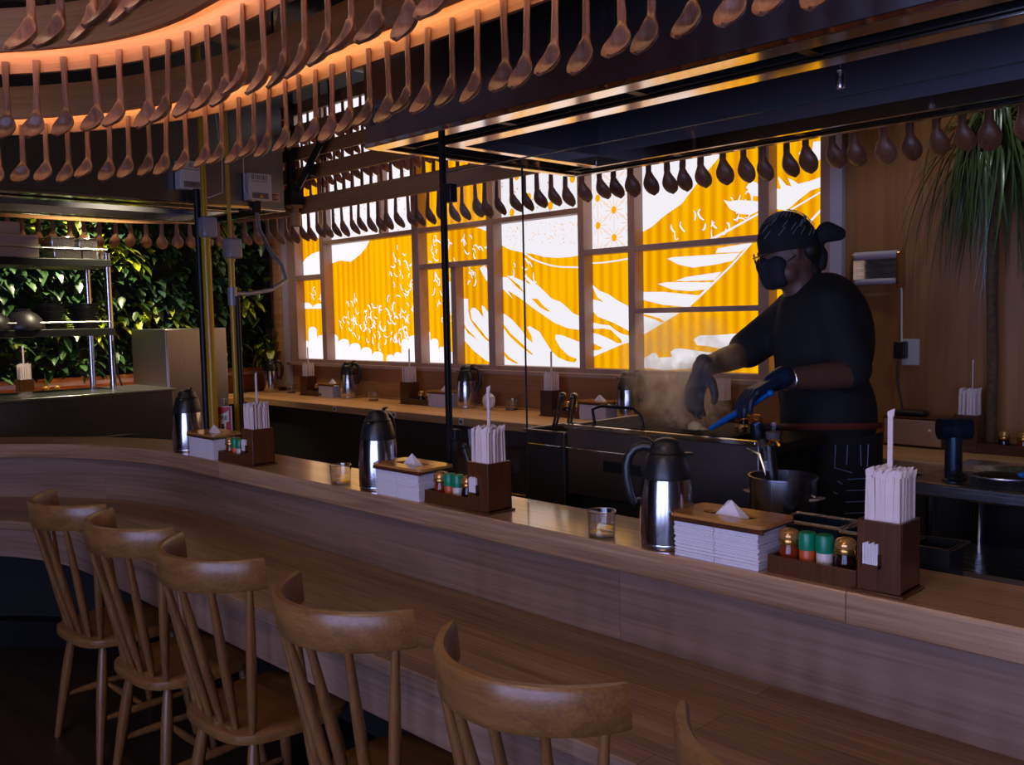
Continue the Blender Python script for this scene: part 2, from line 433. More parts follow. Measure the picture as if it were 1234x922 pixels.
# ------------------------------------------------------------------ the big backlit window
win = bpy.data.objects.new('window_1', None); COL.objects.link(win); win.location = (-4.3, 4.06, 1.26); struct(win)
OX, OY, OZ = win.location
b = MB()
def fb(x0, x1, z0, z1, y0=4.02, y1=4.12): b.box(x0-OX, x1-OX, y0-OY, y1-OY, z0-OZ, z1-OZ)
TOP = 3.28
for x0, x1 in ((-6.69,-6.57),(-6.208,-6.15),(-5.051,-4.978),(-4.289,-4.228),(-3.52,-3.476),(-3.157,-3.111),(-2.356,-2.298),(-2.035,-1.985)): fb(x0, x1, 1.262, TOP)
for x0, x1, z0, z1 in ((-6.69,-1.985,1.262,1.29),(-6.15,-3.52,2.185,2.217),(-6.57,-6.208,1.924,1.964),(-4.978,-4.289,1.934,1.97),(-3.476,-2.356,1.941,1.973),(-3.111,-2.356,1.602,1.630),(-6.69,-1.985,2.76,2.80),(-6.69,-1.985,TOP-.03,TOP)):
    fb(x0, x1, z0, z1, 4.024, 4.118)
fb(-4.658,-4.607,1.29,1.94, 4.03, 4.116)
fb(-5.44,-5.41,2.217,2.76, 4.03, 4.116)
b.build('window_frame', M['frame'], win, bevel=.003, smooth=30)
PANES = {
 'a': (-6.58, -6.2, 1.95, 2.78, 'o'),
 'b': (-6.58, -6.2, 1.28, 1.94, 'o'),
 'c': (-6.16, -5.04, 1.28, 2.2, 'o'),
 'd': (-6.16, -5.42, 2.21, 2.78, 'w'),
 'e': (-5.42, -5.04, 2.21, 2.78, 'w'),
 'f': (-4.99, -4.28, 1.95, 2.2, 'o'),
 'g': (-4.99, -4.65, 1.28, 1.95, 'o'),
 'h': (-4.62, -4.28, 1.28, 1.95, 'o'),
 'i': (-4.99, -4.28, 2.2, 2.78, 'o'),
 'j': (-4.24, -3.51, 1.28, 2.2, 'o'),
 'k': (-4.24, -3.51, 2.2, 2.78, 'w'),
 'l': (-3.485, -3.15, 1.95, 2.78, 'w'),
 'm': (-3.485, -3.15, 1.28, 1.95, 'o'),
 'n': (-3.12, -2.35, 1.95, 2.78, 'o'),
 'o': (-3.12, -2.35, 1.615, 1.95, 'o'),
 'p': (-3.12, -2.35, 1.28, 1.615, 'o'),
 'q': (-2.31, -2.03, 1.28, 2.78, 'o'),
}
FILM = [
 ('c','w',[(-6.160,2.200),(-5.634,2.200),(-5.698,2.134),(-5.786,2.084),(-5.897,2.043),(-6.042,2.061),(-6.146,2.047),(-6.160,2.054)]),
 ('f','w',[(-4.500,2.194),(-4.346,2.200),(-4.325,2.200),(-4.328,2.111),(-4.365,2.151),(-4.420,2.172)]),
 ('h','w',[(-4.620,1.725),(-4.564,1.723),(-4.562,1.629),(-4.544,1.579),(-4.472,1.508),(-4.405,1.455),(-4.339,1.422),(-4.341,1.343),(-4.388,1.376),(-4.455,1.422),(-4.513,1.475),(-4.581,1.522),(-4.620,1.569),(-4.620,1.570)]),
 ('h','w',[(-4.544,1.642),(-4.526,1.662),(-4.496,1.661),(-4.458,1.634),(-4.415,1.594),(-4.432,1.653),(-4.432,1.677),(-4.408,1.666),(-4.380,1.639),(-4.328,1.599),(-4.334,1.429),(-4.395,1.468),(-4.461,1.528),(-4.529,1.582)]),
 ('h','w',[(-4.620,1.544),(-4.572,1.492),(-4.503,1.461),(-4.436,1.408),(-4.337,1.343),(-4.338,1.291),(-4.419,1.322),(-4.516,1.374),(-4.614,1.448),(-4.620,1.451)]),
 ('h','w',[(-4.445,1.920),(-4.396,1.934),(-4.335,1.877),(-4.337,1.813),(-4.384,1.837)]),
 ('j','w',[(-4.240,2.199),(-3.555,2.197),(-3.560,1.952),(-3.638,1.944),(-3.751,1.944),(-3.868,1.958),(-3.959,1.982),(-4.016,1.990),(-4.059,1.998),(-4.155,2.020),(-4.214,2.045),(-4.240,2.058)]),
 ('j','w',[(-4.050,1.997),(-4.028,1.994),(-3.951,1.953),(-3.883,1.928),(-3.799,1.905),(-3.717,1.893),(-3.558,1.883),(-3.558,1.873),(-3.717,1.884),(-3.808,1.898),(-3.892,1.921),(-3.968,1.948)]),
 ('j','w',[(-4.240,1.783),(-4.240,1.842),(-4.228,1.851),(-4.182,1.849),(-4.109,1.788),(-4.023,1.734),(-4.080,1.793),(-4.190,1.860),(-4.137,1.852),(-3.978,1.794),(-4.041,1.853),(-4.027,1.857),(-3.893,1.770),(-3.805,1.702),(-3.730,1.680),(-3.677,1.644),(-3.638,1.613),(-3.567,1.588),(-3.569,1.509),(-3.680,1.522),(-3.788,1.556),(-3.946,1.639),(-4.089,1.720),(-4.185,1.765),(-4.141,1.711),(-4.215,1.766)]),
 ('j','o',[(-3.975,1.707),(-3.923,1.705),(-3.873,1.660),(-3.819,1.626),(-3.835,1.623),(-3.898,1.649)]),
 ('j','w',[(-4.240,1.280),(-4.240,1.619),(-4.220,1.617),(-4.157,1.584),(-4.060,1.507),(-4.034,1.469),(-3.973,1.431),(-3.981,1.475),(-4.019,1.529),(-3.997,1.538),(-3.911,1.500),(-3.861,1.438),(-3.812,1.383),(-3.763,1.347),(-3.689,1.324),(-3.625,1.318),(-3.608,1.337),(-3.680,1.360),(-3.745,1.408),(-3.781,1.457),(-3.776,1.484),(-3.726,1.481),(-3.567,1.434),(-3.570,1.280)]),
 ('j','o',[(-4.240,1.561),(-4.236,1.559),(-4.160,1.488),(-4.071,1.431),(-3.967,1.359),(-3.984,1.359),(-4.080,1.411),(-4.178,1.475),(-4.240,1.539)]),
 ('j','o',[(-4.240,1.364),(-4.240,1.386),(-4.182,1.340),(-4.101,1.303),(-4.120,1.299),(-4.201,1.326)]),
 ('m','w',[(-3.485,1.691),(-3.433,1.680),(-3.343,1.654),(-3.256,1.629),(-3.199,1.606),(-3.200,1.498),(-3.243,1.515),(-3.323,1.550),(-3.442,1.587),(-3.485,1.625)]),
 ('m','w',[(-3.485,1.556),(-3.420,1.543),(-3.353,1.536),(-3.316,1.510),(-3.272,1.490),(-3.201,1.473),(-3.201,1.442),(-3.259,1.430),(-3.485,1.353),(-3.485,1.391),(-3.438,1.393),(-3.411,1.408),(-3.437,1.417),(-3.485,1.435),(-3.485,1.496),(-3.421,1.481),(-3.354,1.458),(-3.303,1.435),(-3.266,1.435),(-3.273,1.455),(-3.316,1.487),(-3.346,1.510),(-3.398,1.519),(-3.485,1.517)]),
 ('m','w',[(-3.485,1.771),(-3.485,1.779),(-3.431,1.739),(-3.357,1.713),(-3.297,1.678),(-3.197,1.634),(-3.197,1.606),(-3.298,1.631),(-3.383,1.661),(-3.444,1.701)]),
 ('m','w',[(-3.485,1.902),(-3.391,1.901),(-3.288,1.907),(-3.193,1.915),(-3.193,1.906),(-3.288,1.898),(-3.391,1.892),(-3.485,1.895)]),
 ('n','w',[(-3.120,2.047),(-3.054,2.069),(-2.965,2.124),(-2.855,2.175),(-2.768,2.260),(-2.617,2.393),(-2.582,2.504),(-3.120,2.502)]),
 ('n','w',[(-2.598,2.170),(-2.559,2.157),(-2.512,2.161),(-2.386,2.140),(-2.386,2.099),(-2.441,2.080),(-2.502,2.090),(-2.560,2.120)]),
 ('n','w',[(-2.469,2.218),(-2.441,2.247),(-2.408,2.235),(-2.381,2.200),(-2.386,2.164),(-2.427,2.172)]),
 ('n','w',[(-2.694,1.975),(-2.560,2.024),(-2.386,2.091),(-2.386,2.081),(-2.560,2.011),(-2.669,1.969)]),
 ('o','w',[(-2.950,1.892),(-2.919,1.899),(-2.683,1.897),(-2.502,1.897),(-2.543,1.859),(-2.655,1.844),(-2.785,1.836),(-2.874,1.856)]),
 ('o','w',[(-2.647,1.904),(-2.633,1.927),(-2.543,1.935),(-2.438,1.941),(-2.475,1.914),(-2.502,1.900)]),
 ('o','w',[(-2.898,1.772),(-2.830,1.789),(-2.613,1.806),(-2.655,1.765),(-2.830,1.767)]),
 ('o','w',[(-3.014,1.759),(-2.951,1.767),(-2.669,1.755),(-2.705,1.719),(-2.800,1.713),(-2.921,1.726)]),
 ('o','w',[(-3.120,1.720),(-2.983,1.716),(-2.742,1.689),(-2.786,1.653),(-2.831,1.630),(-2.984,1.646),(-3.079,1.667),(-3.120,1.678)]),
 ('o','w',[(-2.443,1.940),(-2.433,1.939),(-2.543,1.838),(-2.713,1.701),(-2.809,1.629),(-2.831,1.630),(-2.727,1.707),(-2.557,1.839)]),
 ('p','w',[(-3.120,1.604),(-2.873,1.600),(-2.977,1.548),(-3.120,1.480)]),
 ('p','o',[(-3.120,1.591),(-3.120,1.596),(-3.094,1.595),(-3.005,1.572),(-2.972,1.555),(-2.992,1.547),(-3.032,1.567),(-3.094,1.582)]),
 ('p','w',[(-3.120,1.352),(-3.091,1.361),(-3.057,1.384),(-3.029,1.380),(-3.012,1.357),(-2.924,1.363),(-2.934,1.390),(-2.907,1.408),(-2.859,1.409),(-2.713,1.393),(-2.612,1.386),(-2.466,1.396),(-2.443,1.346),(-2.662,1.311),(-2.979,1.290),(-3.120,1.300)]),
 ('p','w',[(-2.784,1.458),(-2.748,1.480),(-2.661,1.480),(-2.514,1.489),(-2.533,1.429),(-2.622,1.411),(-2.712,1.424),(-2.764,1.427)]),
 ('q','w',[(-2.310,2.197),(-2.277,2.188),(-2.291,2.241),(-2.288,2.250),(-2.248,2.204),(-2.220,2.194),(-2.241,2.238),(-2.206,2.218),(-2.185,2.203),(-2.130,2.209),(-2.055,2.225),(-2.055,2.178),(-2.123,2.164),(-2.185,2.126),(-2.248,2.081),(-2.310,2.098)]),
 ('q','w',[(-2.185,2.346),(-2.164,2.359),(-2.137,2.323),(-2.116,2.346),(-2.110,2.389),(-2.056,2.387),(-2.056,2.300),(-2.109,2.301),(-2.151,2.306)]),
 ('q','w',[(-2.146,2.008),(-2.055,2.088),(-2.055,2.075),(-2.136,2.001)]),
 ('q','w',[(-2.255,2.075),(-2.055,2.163),(-2.055,2.155),(-2.241,2.071)]),
 ('a','w',[(-6.580,2.070),(-6.539,2.103),(-6.438,2.137),(-6.340,2.150),(-6.257,2.145),(-6.269,1.950),(-6.290,1.950),(-6.580,1.963)]),
 ('a','w',[(-6.580,2.589),(-6.231,2.553),(-6.249,2.269),(-6.333,2.255),(-6.453,2.278),(-6.580,2.305)]),
 ('b','w',[(-6.580,1.280),(-6.580,1.439),(-6.573,1.438),(-6.553,1.432),(-6.540,1.423),(-6.536,1.412),(-6.529,1.521),(-6.523,1.532),(-6.509,1.541),(-6.488,1.547),(-6.465,1.549),(-6.441,1.547),(-6.422,1.540),(-6.409,1.531),(-6.405,1.520),(-6.410,1.453),(-6.404,1.464),(-6.390,1.473),(-6.370,1.479),(-6.347,1.481),(-6.324,1.479),(-6.305,1.473),(-6.293,1.464),(-6.289,1.453),(-6.300,1.280)]),
 ('b','w',[(-6.580,1.698),(-6.580,1.745),(-6.545,1.747),(-6.509,1.743),(-6.479,1.733),(-6.460,1.719),(-6.454,1.702),(-6.455,1.696),(-6.447,1.712),(-6.426,1.725),(-6.396,1.733),(-6.361,1.736),(-6.326,1.732),(-6.298,1.722),(-6.279,1.708),(-6.274,1.692),(-6.274,1.692)]),
 ('c','w',[(-6.160,1.280),(-6.160,1.489),(-6.152,1.488),(-6.127,1.480),(-6.111,1.468),(-6.106,1.454),(-6.108,1.415),(-6.101,1.429),(-6.084,1.441),(-6.058,1.449),(-6.028,1.452),(-5.999,1.450),(-5.974,1.442),(-5.959,1.430),(-5.954,1.416),(-5.956,1.383),(-5.949,1.398),(-5.932,1.410),(-5.907,1.418),(-5.878,1.421),(-5.850,1.418),(-5.826,1.410),(-5.811,1.399),(-5.806,1.385),(-5.807,1.353),(-5.801,1.367),(-5.784,1.379),(-5.760,1.387),(-5.732,1.390),(-5.705,1.388),(-5.682,1.380),(-5.667,1.369),(-5.662,1.355),(-5.664,1.324),(-5.657,1.337),(-5.641,1.349),(-5.618,1.357),(-5.590,1.360),(-5.564,1.358),(-5.541,1.351),(-5.527,1.339),(-5.522,1.326),(-5.524,1.280)]),
 ('c','w',[(-5.304,1.281),(-5.297,1.432),(-5.293,1.441),(-5.283,1.448),(-5.269,1.453),(-5.252,1.455),(-5.236,1.453),(-5.222,1.448),(-5.213,1.441),(-5.210,1.432),(-5.209,1.456),(-5.205,1.465),(-5.195,1.472),(-5.181,1.477),(-5.165,1.479),(-5.149,1.477),(-5.135,1.472),(-5.126,1.465),(-5.123,1.456),(-5.131,1.285)]),
 ('c','w',[(-5.356,1.280),(-5.484,1.280),(-5.482,1.314),(-5.478,1.323),(-5.468,1.331),(-5.453,1.336),(-5.435,1.338),(-5.418,1.337),(-5.404,1.332),(-5.394,1.325),(-5.391,1.316),(-5.390,1.334),(-5.387,1.343),(-5.376,1.351),(-5.362,1.356),(-5.345,1.358),(-5.328,1.356),(-5.314,1.351),(-5.304,1.344),(-5.302,1.335),(-5.304,1.281)]),
 ('g','w',[(-4.990,1.282),(-4.990,1.512),(-4.979,1.508),(-4.970,1.501),(-4.967,1.492),(-4.970,1.434),(-4.966,1.443),(-4.956,1.450),(-4.941,1.456),(-4.924,1.458),(-4.908,1.456),(-4.894,1.451),(-4.885,1.443),(-4.882,1.434),(-4.884,1.377),(-4.880,1.386),(-4.871,1.393),(-4.857,1.399),(-4.840,1.400),(-4.824,1.399),(-4.810,1.394),(-4.801,1.386),(-4.798,1.378),(-4.799,1.343),(-4.796,1.352),(-4.786,1.360),(-4.772,1.365),(-4.756,1.367),(-4.740,1.366),(-4.726,1.361),(-4.718,1.353),(-4.715,1.345),(-4.717,1.288)]),
 ('g','w',[(-4.764,1.841),(-4.704,1.850),(-4.714,1.598),(-4.746,1.661)]),
]

PY = 4.10
mur = random.Random(3)
def film(pl, parent, mat, y, name):
    b = MB()
    for pts in pl:
        n = len(pts)
        vs = [(x-OX, y-OY, z-OZ) for x, z in pts]
        b.add(vs, [tuple(t) for t in tessellate_polygon([[Vector((x, z, 0)) for x, z in pts]])])
    return b.build(name, mat, parent, smooth=0)
def stroke(pts, w):
    """tapered brush stroke as one closed outline"""
    L, R = [], []
    for i, p in enumerate(pts):
        a = pts[max(i-1, 0)]; c = pts[min(i+1, len(pts)-1)]
        dx, dz = c[0]-a[0], c[1]-a[1]; l = math.hypot(dx, dz) or 1
        k = w*(0.35+0.65*math.sin(PI*(i+.6)/(len(pts)+.2)))
        L.append((p[0]-dz/l*k, p[1]+dx/l*k)); R.append((p[0]+dz/l*k, p[1]-dx/l*k))
    return L+R[::-1]
def hook(x, z, s, a, turn):
    pts = []; 
    for i in range(7):
        pts.append((x, z)); x += s/6*math.cos(a); z += s/6*math.sin(a); a += turn/6*(0.4 if i < 3 else 1.7)
    return pts
SPRAY = {'c': [(-5.95,-5.6,1.45,1.80,14),(-5.75,-5.25,1.42,1.72,16),(-5.45,-5.10,1.55,2.12,26),(-5.60,-5.2,1.40,1.60,10),(-6.10,-5.85,1.50,1.70,5)],
         'f': [(-4.93,-4.65,1.97,2.15,8),(-4.60,-4.32,1.99,2.16,7)], 'g': [(-4.93,-4.68,1.55,1.92,16)], 'h': [(-4.58,-4.32,1.78,1.92,5)],
         'b': [(-6.48,-6.25,1.66,1.85,5)], 'n': [(-2.95,-2.45,2.0,2.09,7),(-2.62,-2.40,2.08,2.2,5)], 'j': [(-4.15,-3.95,1.85,2.0,4)]}
flm = {}
for k, col, pts in FILM: flm.setdefault((k, col), []).append(pts)
for k, (x0, x1, z0, z1, base) in PANES.items():
    top = z1 > 2.7
    pb = MB().box(x0-OX, x1-OX, PY-OY, PY-OY+.012, z0-OZ, z1-OZ)
    white = M['film_dots'] if k in 'kde' else M['film_white']
    pane = pb.build('window_pane', white if base == 'w' else M['film_orange'], win, smooth=0)
    if top:
        MB().box(x0-OX, x1-OX, PY-OY, PY-OY+.012, 2.78-OZ, 3.26-OZ).build('upper_pane', M['film_white'] if k in 'adeikln' else M['film_orange'], win, smooth=0)
    if (k, 'w') in flm: film(flm[(k, 'w')], pane, M['film_dots'] if False else M['film_white'], PY-.0015, 'white_film')
    if (k, 'o') in flm: film(flm[(k, 'o')], pane, M['film_amber'], PY-.003, 'amber_film')
    if k in SPRAY:
        sp = []
        for (a0, a1, c0, c1, n) in SPRAY[k]:
            for _ in range(int(n*1.8)):
                sp.append(stroke(hook(mur.uniform(a0, a1), mur.uniform(c0, c1), mur.uniform(.035, .085), mur.uniform(1.2, 2.6)+PI*mur.randint(0, 1), mur.uniform(1.4, 3.4)*mur.choice((-1, 1))), mur.uniform(.0035, .0065)))
        film(sp, pane, M['film_white'], PY-.0022, 'white_spray')
    if k == 'j':   # scattered dots in the white band
        d = []
        for _ in range(90):
            x, z = mur.uniform(x0+.05, x1-.03), mur.uniform(2.02, 2.17); r = mur.uniform(.002, .0045)
            d.append([(x+r*math.cos(t*PI/3), z+r*math.sin(t*PI/3)) for t in range(6)])
        film(d, pane, M['film_amber'], PY-.0035, 'amber_dots')
    if k == 'k':
        d = []
        for (x, z) in ((-4.13,2.25),(-3.98,2.33),(-3.80,2.26),(-3.62,2.40),(-4.08,2.47),(-3.7,2.52),(-3.9,2.58)):
            d.append([(x+.022*math.cos(t*PI/6), z+.026*math.sin(t*PI/6)) for t in range(12)])
        film(d, pane, M['film_amber'], PY-.0035, 'amber_dots')
    if k == 'l':   # star lattice: flowers on a triangular grid
        d = []
        for row in range(-1, 6):
            for c in range(0, 3):
                x = x0+.055+c*.118; z = 1.955+row*.155+(.0775 if c % 2 else 0)
                d.append([(x+.018*math.cos(t*PI/5), z+.021*math.sin(t*PI/5)) for t in range(10)])
                for a in range(12):
                    an = a*PI/6; L = .088 if a % 2 else .064
                    p, q = (x+.015*math.cos(an), z+.015*math.sin(an)), (x+L*math.cos(an), z+L*math.sin(an))
                    nx, nz = -math.sin(an)*.0013, math.cos(an)*.0013
                    d.append([(p[0]+nx, p[1]+nz), (p[0]-nx, p[1]-nz), (q[0]-nx, q[1]-nz), (q[0]+nx, q[1]+nz)])
        d2 = [q for q in d if all(x0 < a < x1 and z0 < c < z1 for a, c in q)]
        film(d2, pane, M['film_amber'], PY-.0035, 'amber_lattice')
        film([[(x1-.12, z0), (x1, z0), (x1, z0+.05)]], pane, M['film_amber'], PY-.004, 'amber_film')
# ------------------------------------------------------------------ bar counter (customers' side)
BAR = Path(-3.9, .14, 1.64, 1.6, -1.2)
bar = thing('bar_counter', 'long curved pale wood bar counter with raised ledge and lower dining shelf', 'counter', (0, 0, 0))
seams = [0, BAR.x1-(-.842), BAR.x1-(-3.56), BAR.L1+1.62, BAR.L]
for i in range(4):
    mb = MB(); BAR.sweep(mb, chamfer(0, .275, .951, 1.02), seams[i]+.001, seams[i+1]-.001)
    mb.build('ledge_board', M['ash_x'], bar, smooth=30)
rs = [0, 3.1, BAR.L1+.70, BAR.L]
for i in range(3):
    mb = MB(); BAR.sweep(mb, rect(.080, .10, .735, .951), rs[i]+.0006, rs[i+1]-.0006)
    mb.build('riser_panel', M['ash_riser'], bar, smooth=30)
mb = MB(); BAR.sweep(mb, chamfer(-.435, .0795, .70, .74), 0, BAR.L); mb.build('dining_shelf', M['ash_plank'], bar, smooth=30)
mb = MB(); BAR.sweep(mb, rect(-.425, -.395, .575, .70), 0, BAR.L); mb.build('apron', M['ash_riser'], bar, smooth=30)
mb = MB(); BAR.sweep(mb, rect(.06, .10, .0, .70), 0, BAR.L); mb.build('base_panel', M['matte_black'], bar, smooth=30)
mb = MB(); BAR.sweep(mb, rect(.10, .262, .0, .951), 0, BAR.L); mb.build('back_panel', M['dark_cab'], bar, smooth=30)
mb = MB(); BAR.sweep(mb, rect(-.02, .06, 0, .13), 0, BAR.L); mb.build('foot_plinth', M['blackmetal'], bar, smooth=30)
# far ledge under the window and along the green wall
fl = thing('window_counter', 'pale wood counter running along the wall under the backlit window', 'counter', (-3, 3.5, 0))
b = MB(); b.box(-3.92,3.9,.0,.53,.972,1.02); b.build('counter_top', M['slat'], fl, bevel=.004)
b = MB(); b.box(-3.9,3.9,.10,.53,0,.972); b.build('counter_base', M['dark_cab'], fl, smooth=0)
b = MB(); b.box(-3.92,3.9,.505,.53,1.02,1.03); b.build('back_strip', M['panel'], fl, smooth=0)
for x in (-2.28,-1.62,-.98,-.42,.2): 
    b = MB(); b.box(x-.02,x+.02,-.004,.0,.978,1.014); b.box(x-.008,x+.008,-.006,-.003,.988,1.004,1); b.build('hook_plate', [M['white_box'], M['blackmetal']], fl, smooth=0)
gl = thing('side_counter', 'wood counter along the left wall below the green plant wall', 'counter', (-7.03, 0, 0))
b = MB(); b.box(0,.55,-2.4,3.48,.972,1.02); b.build('counter_top', M['panel_y'], gl, bevel=.004)
b = MB(); b.box(0,.45,-2.4,3.48,0,.972); b.build('counter_base', M['dark_cab'], gl, smooth=0)
struct(MB().box(-7.04,-7.0,-2.4,3.98,1.02,1.165).build('trim_6', M['panel_y'], smooth=0))
struct(MB().box(-7.04,-6.95,-2.4,3.98,1.165,1.195).build('trim_7', M['trim_pale'], bevel=.003))
struct(MB().box(-7.04,-6.94,-2.4,3.98,1.195,1.225).build('trim_8', M['panel_y'], bevel=.003))
# kitchen floor platform
pf = [(-3.9-1.925*math.sin(k*PI/24), .14+1.925*math.cos(k*PI/24)) for k in range(13)]+[(-5.825,-2.4),(-6.57,-2.4),(-6.57,3.59),(3.0,3.59),(3.0,2.065)]
struct(MB().prism(pf, 0, .2).build('floor_kitchen', plain('kitchen_floor_tile', srgb(120,96,60), .5, noise=.1, nscale=6), smooth=0))

# ------------------------------------------------------------------ extraction hoods
def hood(name, label, L, W, H, loc, rotz, nozzles, long_rim='hood_rim'):
    """box hood, open below. local X = length, Y = depth (0 = face), Z up from the bottom edge"""
    h = thing(name, label, 'extractor hood', loc, rotz)
    MB().box(0,L,0,.012,0.0,H).build('front_panel', M['hood'], h, smooth=0)
    MB().box(0,L,W-.012,W,0.0,H).build('rear_panel', M['hood'], h, smooth=0)
    MB().box(0,.012,.012,W-.012,0.0,H).build('end_panel', M['hood'], h, smooth=0)
    MB().box(L-.012,L,.012,W-.012,0.0,H).build('end_panel', M['hood'], h, smooth=0)
    b = MB(); b.box(.012,L-.012,.012,W-.012,H-.02,H)
    b.box(.24,.26,.24,W-.13,.03,H-.02); b.box(.26,L-.24,.235,.25,.03,H-.02); b.box(.26,L-.24,W-.145,W-.13,.03,H-.02); b.box(L-.26,L-.24,.24,W-.13,.03,H-.02)
    b.build('inner_casing', M['hood_in'], h, smooth=0)
    b = MB()
    b.box(-.004,L+.004,-.004,.062,-.014,.004); b.box(0,L,W-.03,W+.004,-.014,.004); b.box(-.004,.03,.062,W-.03,-.014,.004); b.box(L-.03,L+.004,.062,W-.03,-.014,.004)
    b.build('outer_rim', M['hood_rim'], h, bevel=.003)
    b = MB(); b.box(.21,L-.21,.175,.242,-.014,.03); b.box(.21,L-.21,W-.15,W-.128,-.014,.03); b.box(.21,.25,.242,W-.15,-.014,.03); b.box(L-.25,L-.21,.242,W-.15,-.014,.03)
    b.build('inner_rim', M['hood_rim'], h, bevel=.003)
    for (y0, y1, k) in ((.078,.165,'front'), (W-.118,W-.04,'rear')):
        b = MB(); b.box(.05,L-.05,y0,y1,.05,.06,1)
        b.box(.05,L-.05,y0,y0+.012,-.004,.05); b.box(.05,L-.05,y1-.012,y1,-.004,.05)
        x = .06; i = 0
        while x < L-.06:
            if i % 16 == 0: b.box(x,x+.03,y0,y1,-.006,.02)
            else: b.box(x,x+.010,y0+.012,y1-.012,.012,.03)
            x += .032; i += 1
        b.build('grease_filter', [M['blackmetal'], M['matte_black']], h, smooth=0)
    b = MB(); b.box(.05,.19,.2,W-.16,.02,.04); b.box(.05,.062,.2,W-.16,-.004,.04); b.box(.178,.19,.2,W-.16,-.004,.04)
    b.build('end_filter', M['matte_black'], h, smooth=0)
    for (x, y, z) in nozzles:
        b = MB(); b.tube([(x,y,H-.03),(x,y,z+.05)], .008, 8); b.lathe([(.011,0),(.014,.012),(.011,.03),(.014,.05),(.008,.055)], 10, (x,y,z))
        b.build('sprinkler_nozzle', M['steel'], h)
    return h
HR = hood('extractor_hood', 'long dark steel extractor hood with gold-lit rim hanging above the griddle', 3.9, 1.11, 1.08, (-2.69, 1.95, 2.214), 0, [(1.45,.62,.02),(1.98,.55,.05)])
HL = hood('extractor_hood', 'steel extractor hood on the left with two notice boxes on its face', 3.6, .98, 1.0, (-5.0, -.6, 2.282), PI/2, [])   # face towards the dining side
def sticker(parent, x0, x1, z0, z1, y, col, lines):
    s = MB().box(x0,x1,y,y+.002,z0,z1).build('sticker', col, parent, smooth=0)
    b = MB()
    for i in range(lines):
        z = z1-(i+1)*(z1-z0)/(lines+1); b.box(x0+.012,x1-.012-.02*(i % 2),y-.001,y,z-.003,z+.003)
    b.build('print_lines', M['grey_print'], s, smooth=0)
sticker(HR, .03, .13, .06, .14, -.003, plain('grey_sticker', srgb(86,78,74), .6), 3)
sticker(HL, 3.43, 3.57, .04, .095, -.003, plain('pink_sticker', srgb(206,170,150), .6), 3)
# notice / control boxes on the left hood
for (y, z, tilt, lab) in ((2.385, 2.345, .03, 'white printed control box on the left hood face, left of the yellow pipe'), (2.80, 2.315, -.03, 'white printed control box on the left hood face near its right end')):
    c = thing('control_box', lab, 'control box', (-4.993, y, z))
    b = MB(); b.box(0,.07,-.075,.075,0,.155); b.build('case', M['white_box'], c, bevel=.004)
    b = MB()
    for k in range(9): b.box(.0705,.072,-.055+k*.012,-.055+k*.012+(.003 if k % 3 else .006),.118,.145)
    b.build('vent_slots', M['grey_print'], c, smooth=0)
    MB().box(.0705,.072,-.06,.045,.105,.109).build('printed_line', M['grey_print'], c, smooth=0); MB().box(.0705,.072,-.055,.05,.008,.042).build('printed_panel', M['grey_print'], c, smooth=0)
    MB().box(.07,.078,-.012,.012,.012,.03).build('latch', M['gold_lid'], c, bevel=.002)
    b = MB(); b.box(-.0,.03,-.02,.02,-.07,.0); b.build('bracket', M['blackmetal'], c, smooth=0)
# ------------------------------------------------------------------ wooden spoons
def spoon_mesh(name, L=.245, bowl=.075, w=.034, reach=.045, hw=.0085, tilt=.62):
    """carved ladle-spoon: hangs from the origin, bowl at the bottom curving towards -Y"""
    b = MB(); rings = []
    N = 26; hl = L-bowl
    pts = []
    for i in range(N):
        t = i/(N-1)
        if t < .55:
            u = t/.55; pts.append((-.004*math.sin(u*PI/2)*0, -hl*u, hw*(1.0+.10*math.cos(u*PI*2)), .0065, 0))
        else:
            u = (t-.55)/.45
            y = -reach*(u**1.35); z = -hl-(L-hl)*(u*.92+.08*math.sin(u*PI/2))
            e = max(0.0, 1-((u-.56)/.445)**2)**.5 if u > .56 else 1
            ww = (hw+(w-hw)*(math.sin(min(1, u/.56)*PI/2)**1.6))*e
            pts.append((y, z, max(ww, .0015), .0065+(.016*math.sin(min(1, u*1.05)*PI)), min(1, max(0, (u-.12)*3.2))*(1 if u < .9 else max(0, (1-u)*10))))
    P3 = [Vector((0, p[0], p[1])) for p in pts]
    for i, p in enumerate(pts):
        a = P3[max(0, i-1)]; c = P3[min(N-1, i+1)]; t = (c-a).normalized()
        nrm = Vector((0, -1, 0)) - t*Vector((0, -1, 0)).dot(t); nrm.normalize()   # front face
        ring = []
        n = 12
        for j in range(n):
            th = 2*PI*j/n; x = p[2]*math.cos(th); s = math.sin(th)
            h = p[3]*s
            if s > 0 and p[4] > 0: h = p[3]*s*(1-p[4])-p[4]*(p[3]*.72)*(1-(x/max(p[2], 1e-4))**2)
            ring.append(P3[i]+Vector((1,0,0))*x+nrm*h)
        rings.append(ring)
    b.loft(rings)
    o = b.build(name, M['spoon'], None, smooth=50)
    me = o.data; bpy.data.objects.remove(o); return me
SPOONS = [spoon_mesh('wooden_spoon', .25, .092, .036, .058, .0112), spoon_mesh('wooden_spoon', .242, .088, .038, .064, .0115), spoon_mesh('wooden_spoon', .255, .096, .035, .054, .0108)]
ROUND = [spoon_mesh('wooden_spoon', .245, .100, .041, .040, .011), spoon_mesh('wooden_spoon', .25, .104, .039, .044, .011)]
FAR = [spoon_mesh('wooden_spoon', .248, .088, .036, .056, .0142), spoon_mesh('wooden_spoon', .24, .086, .038, .060, .0146), spoon_mesh('wooden_spoon', .25, .10, .040, .046, .0138)]
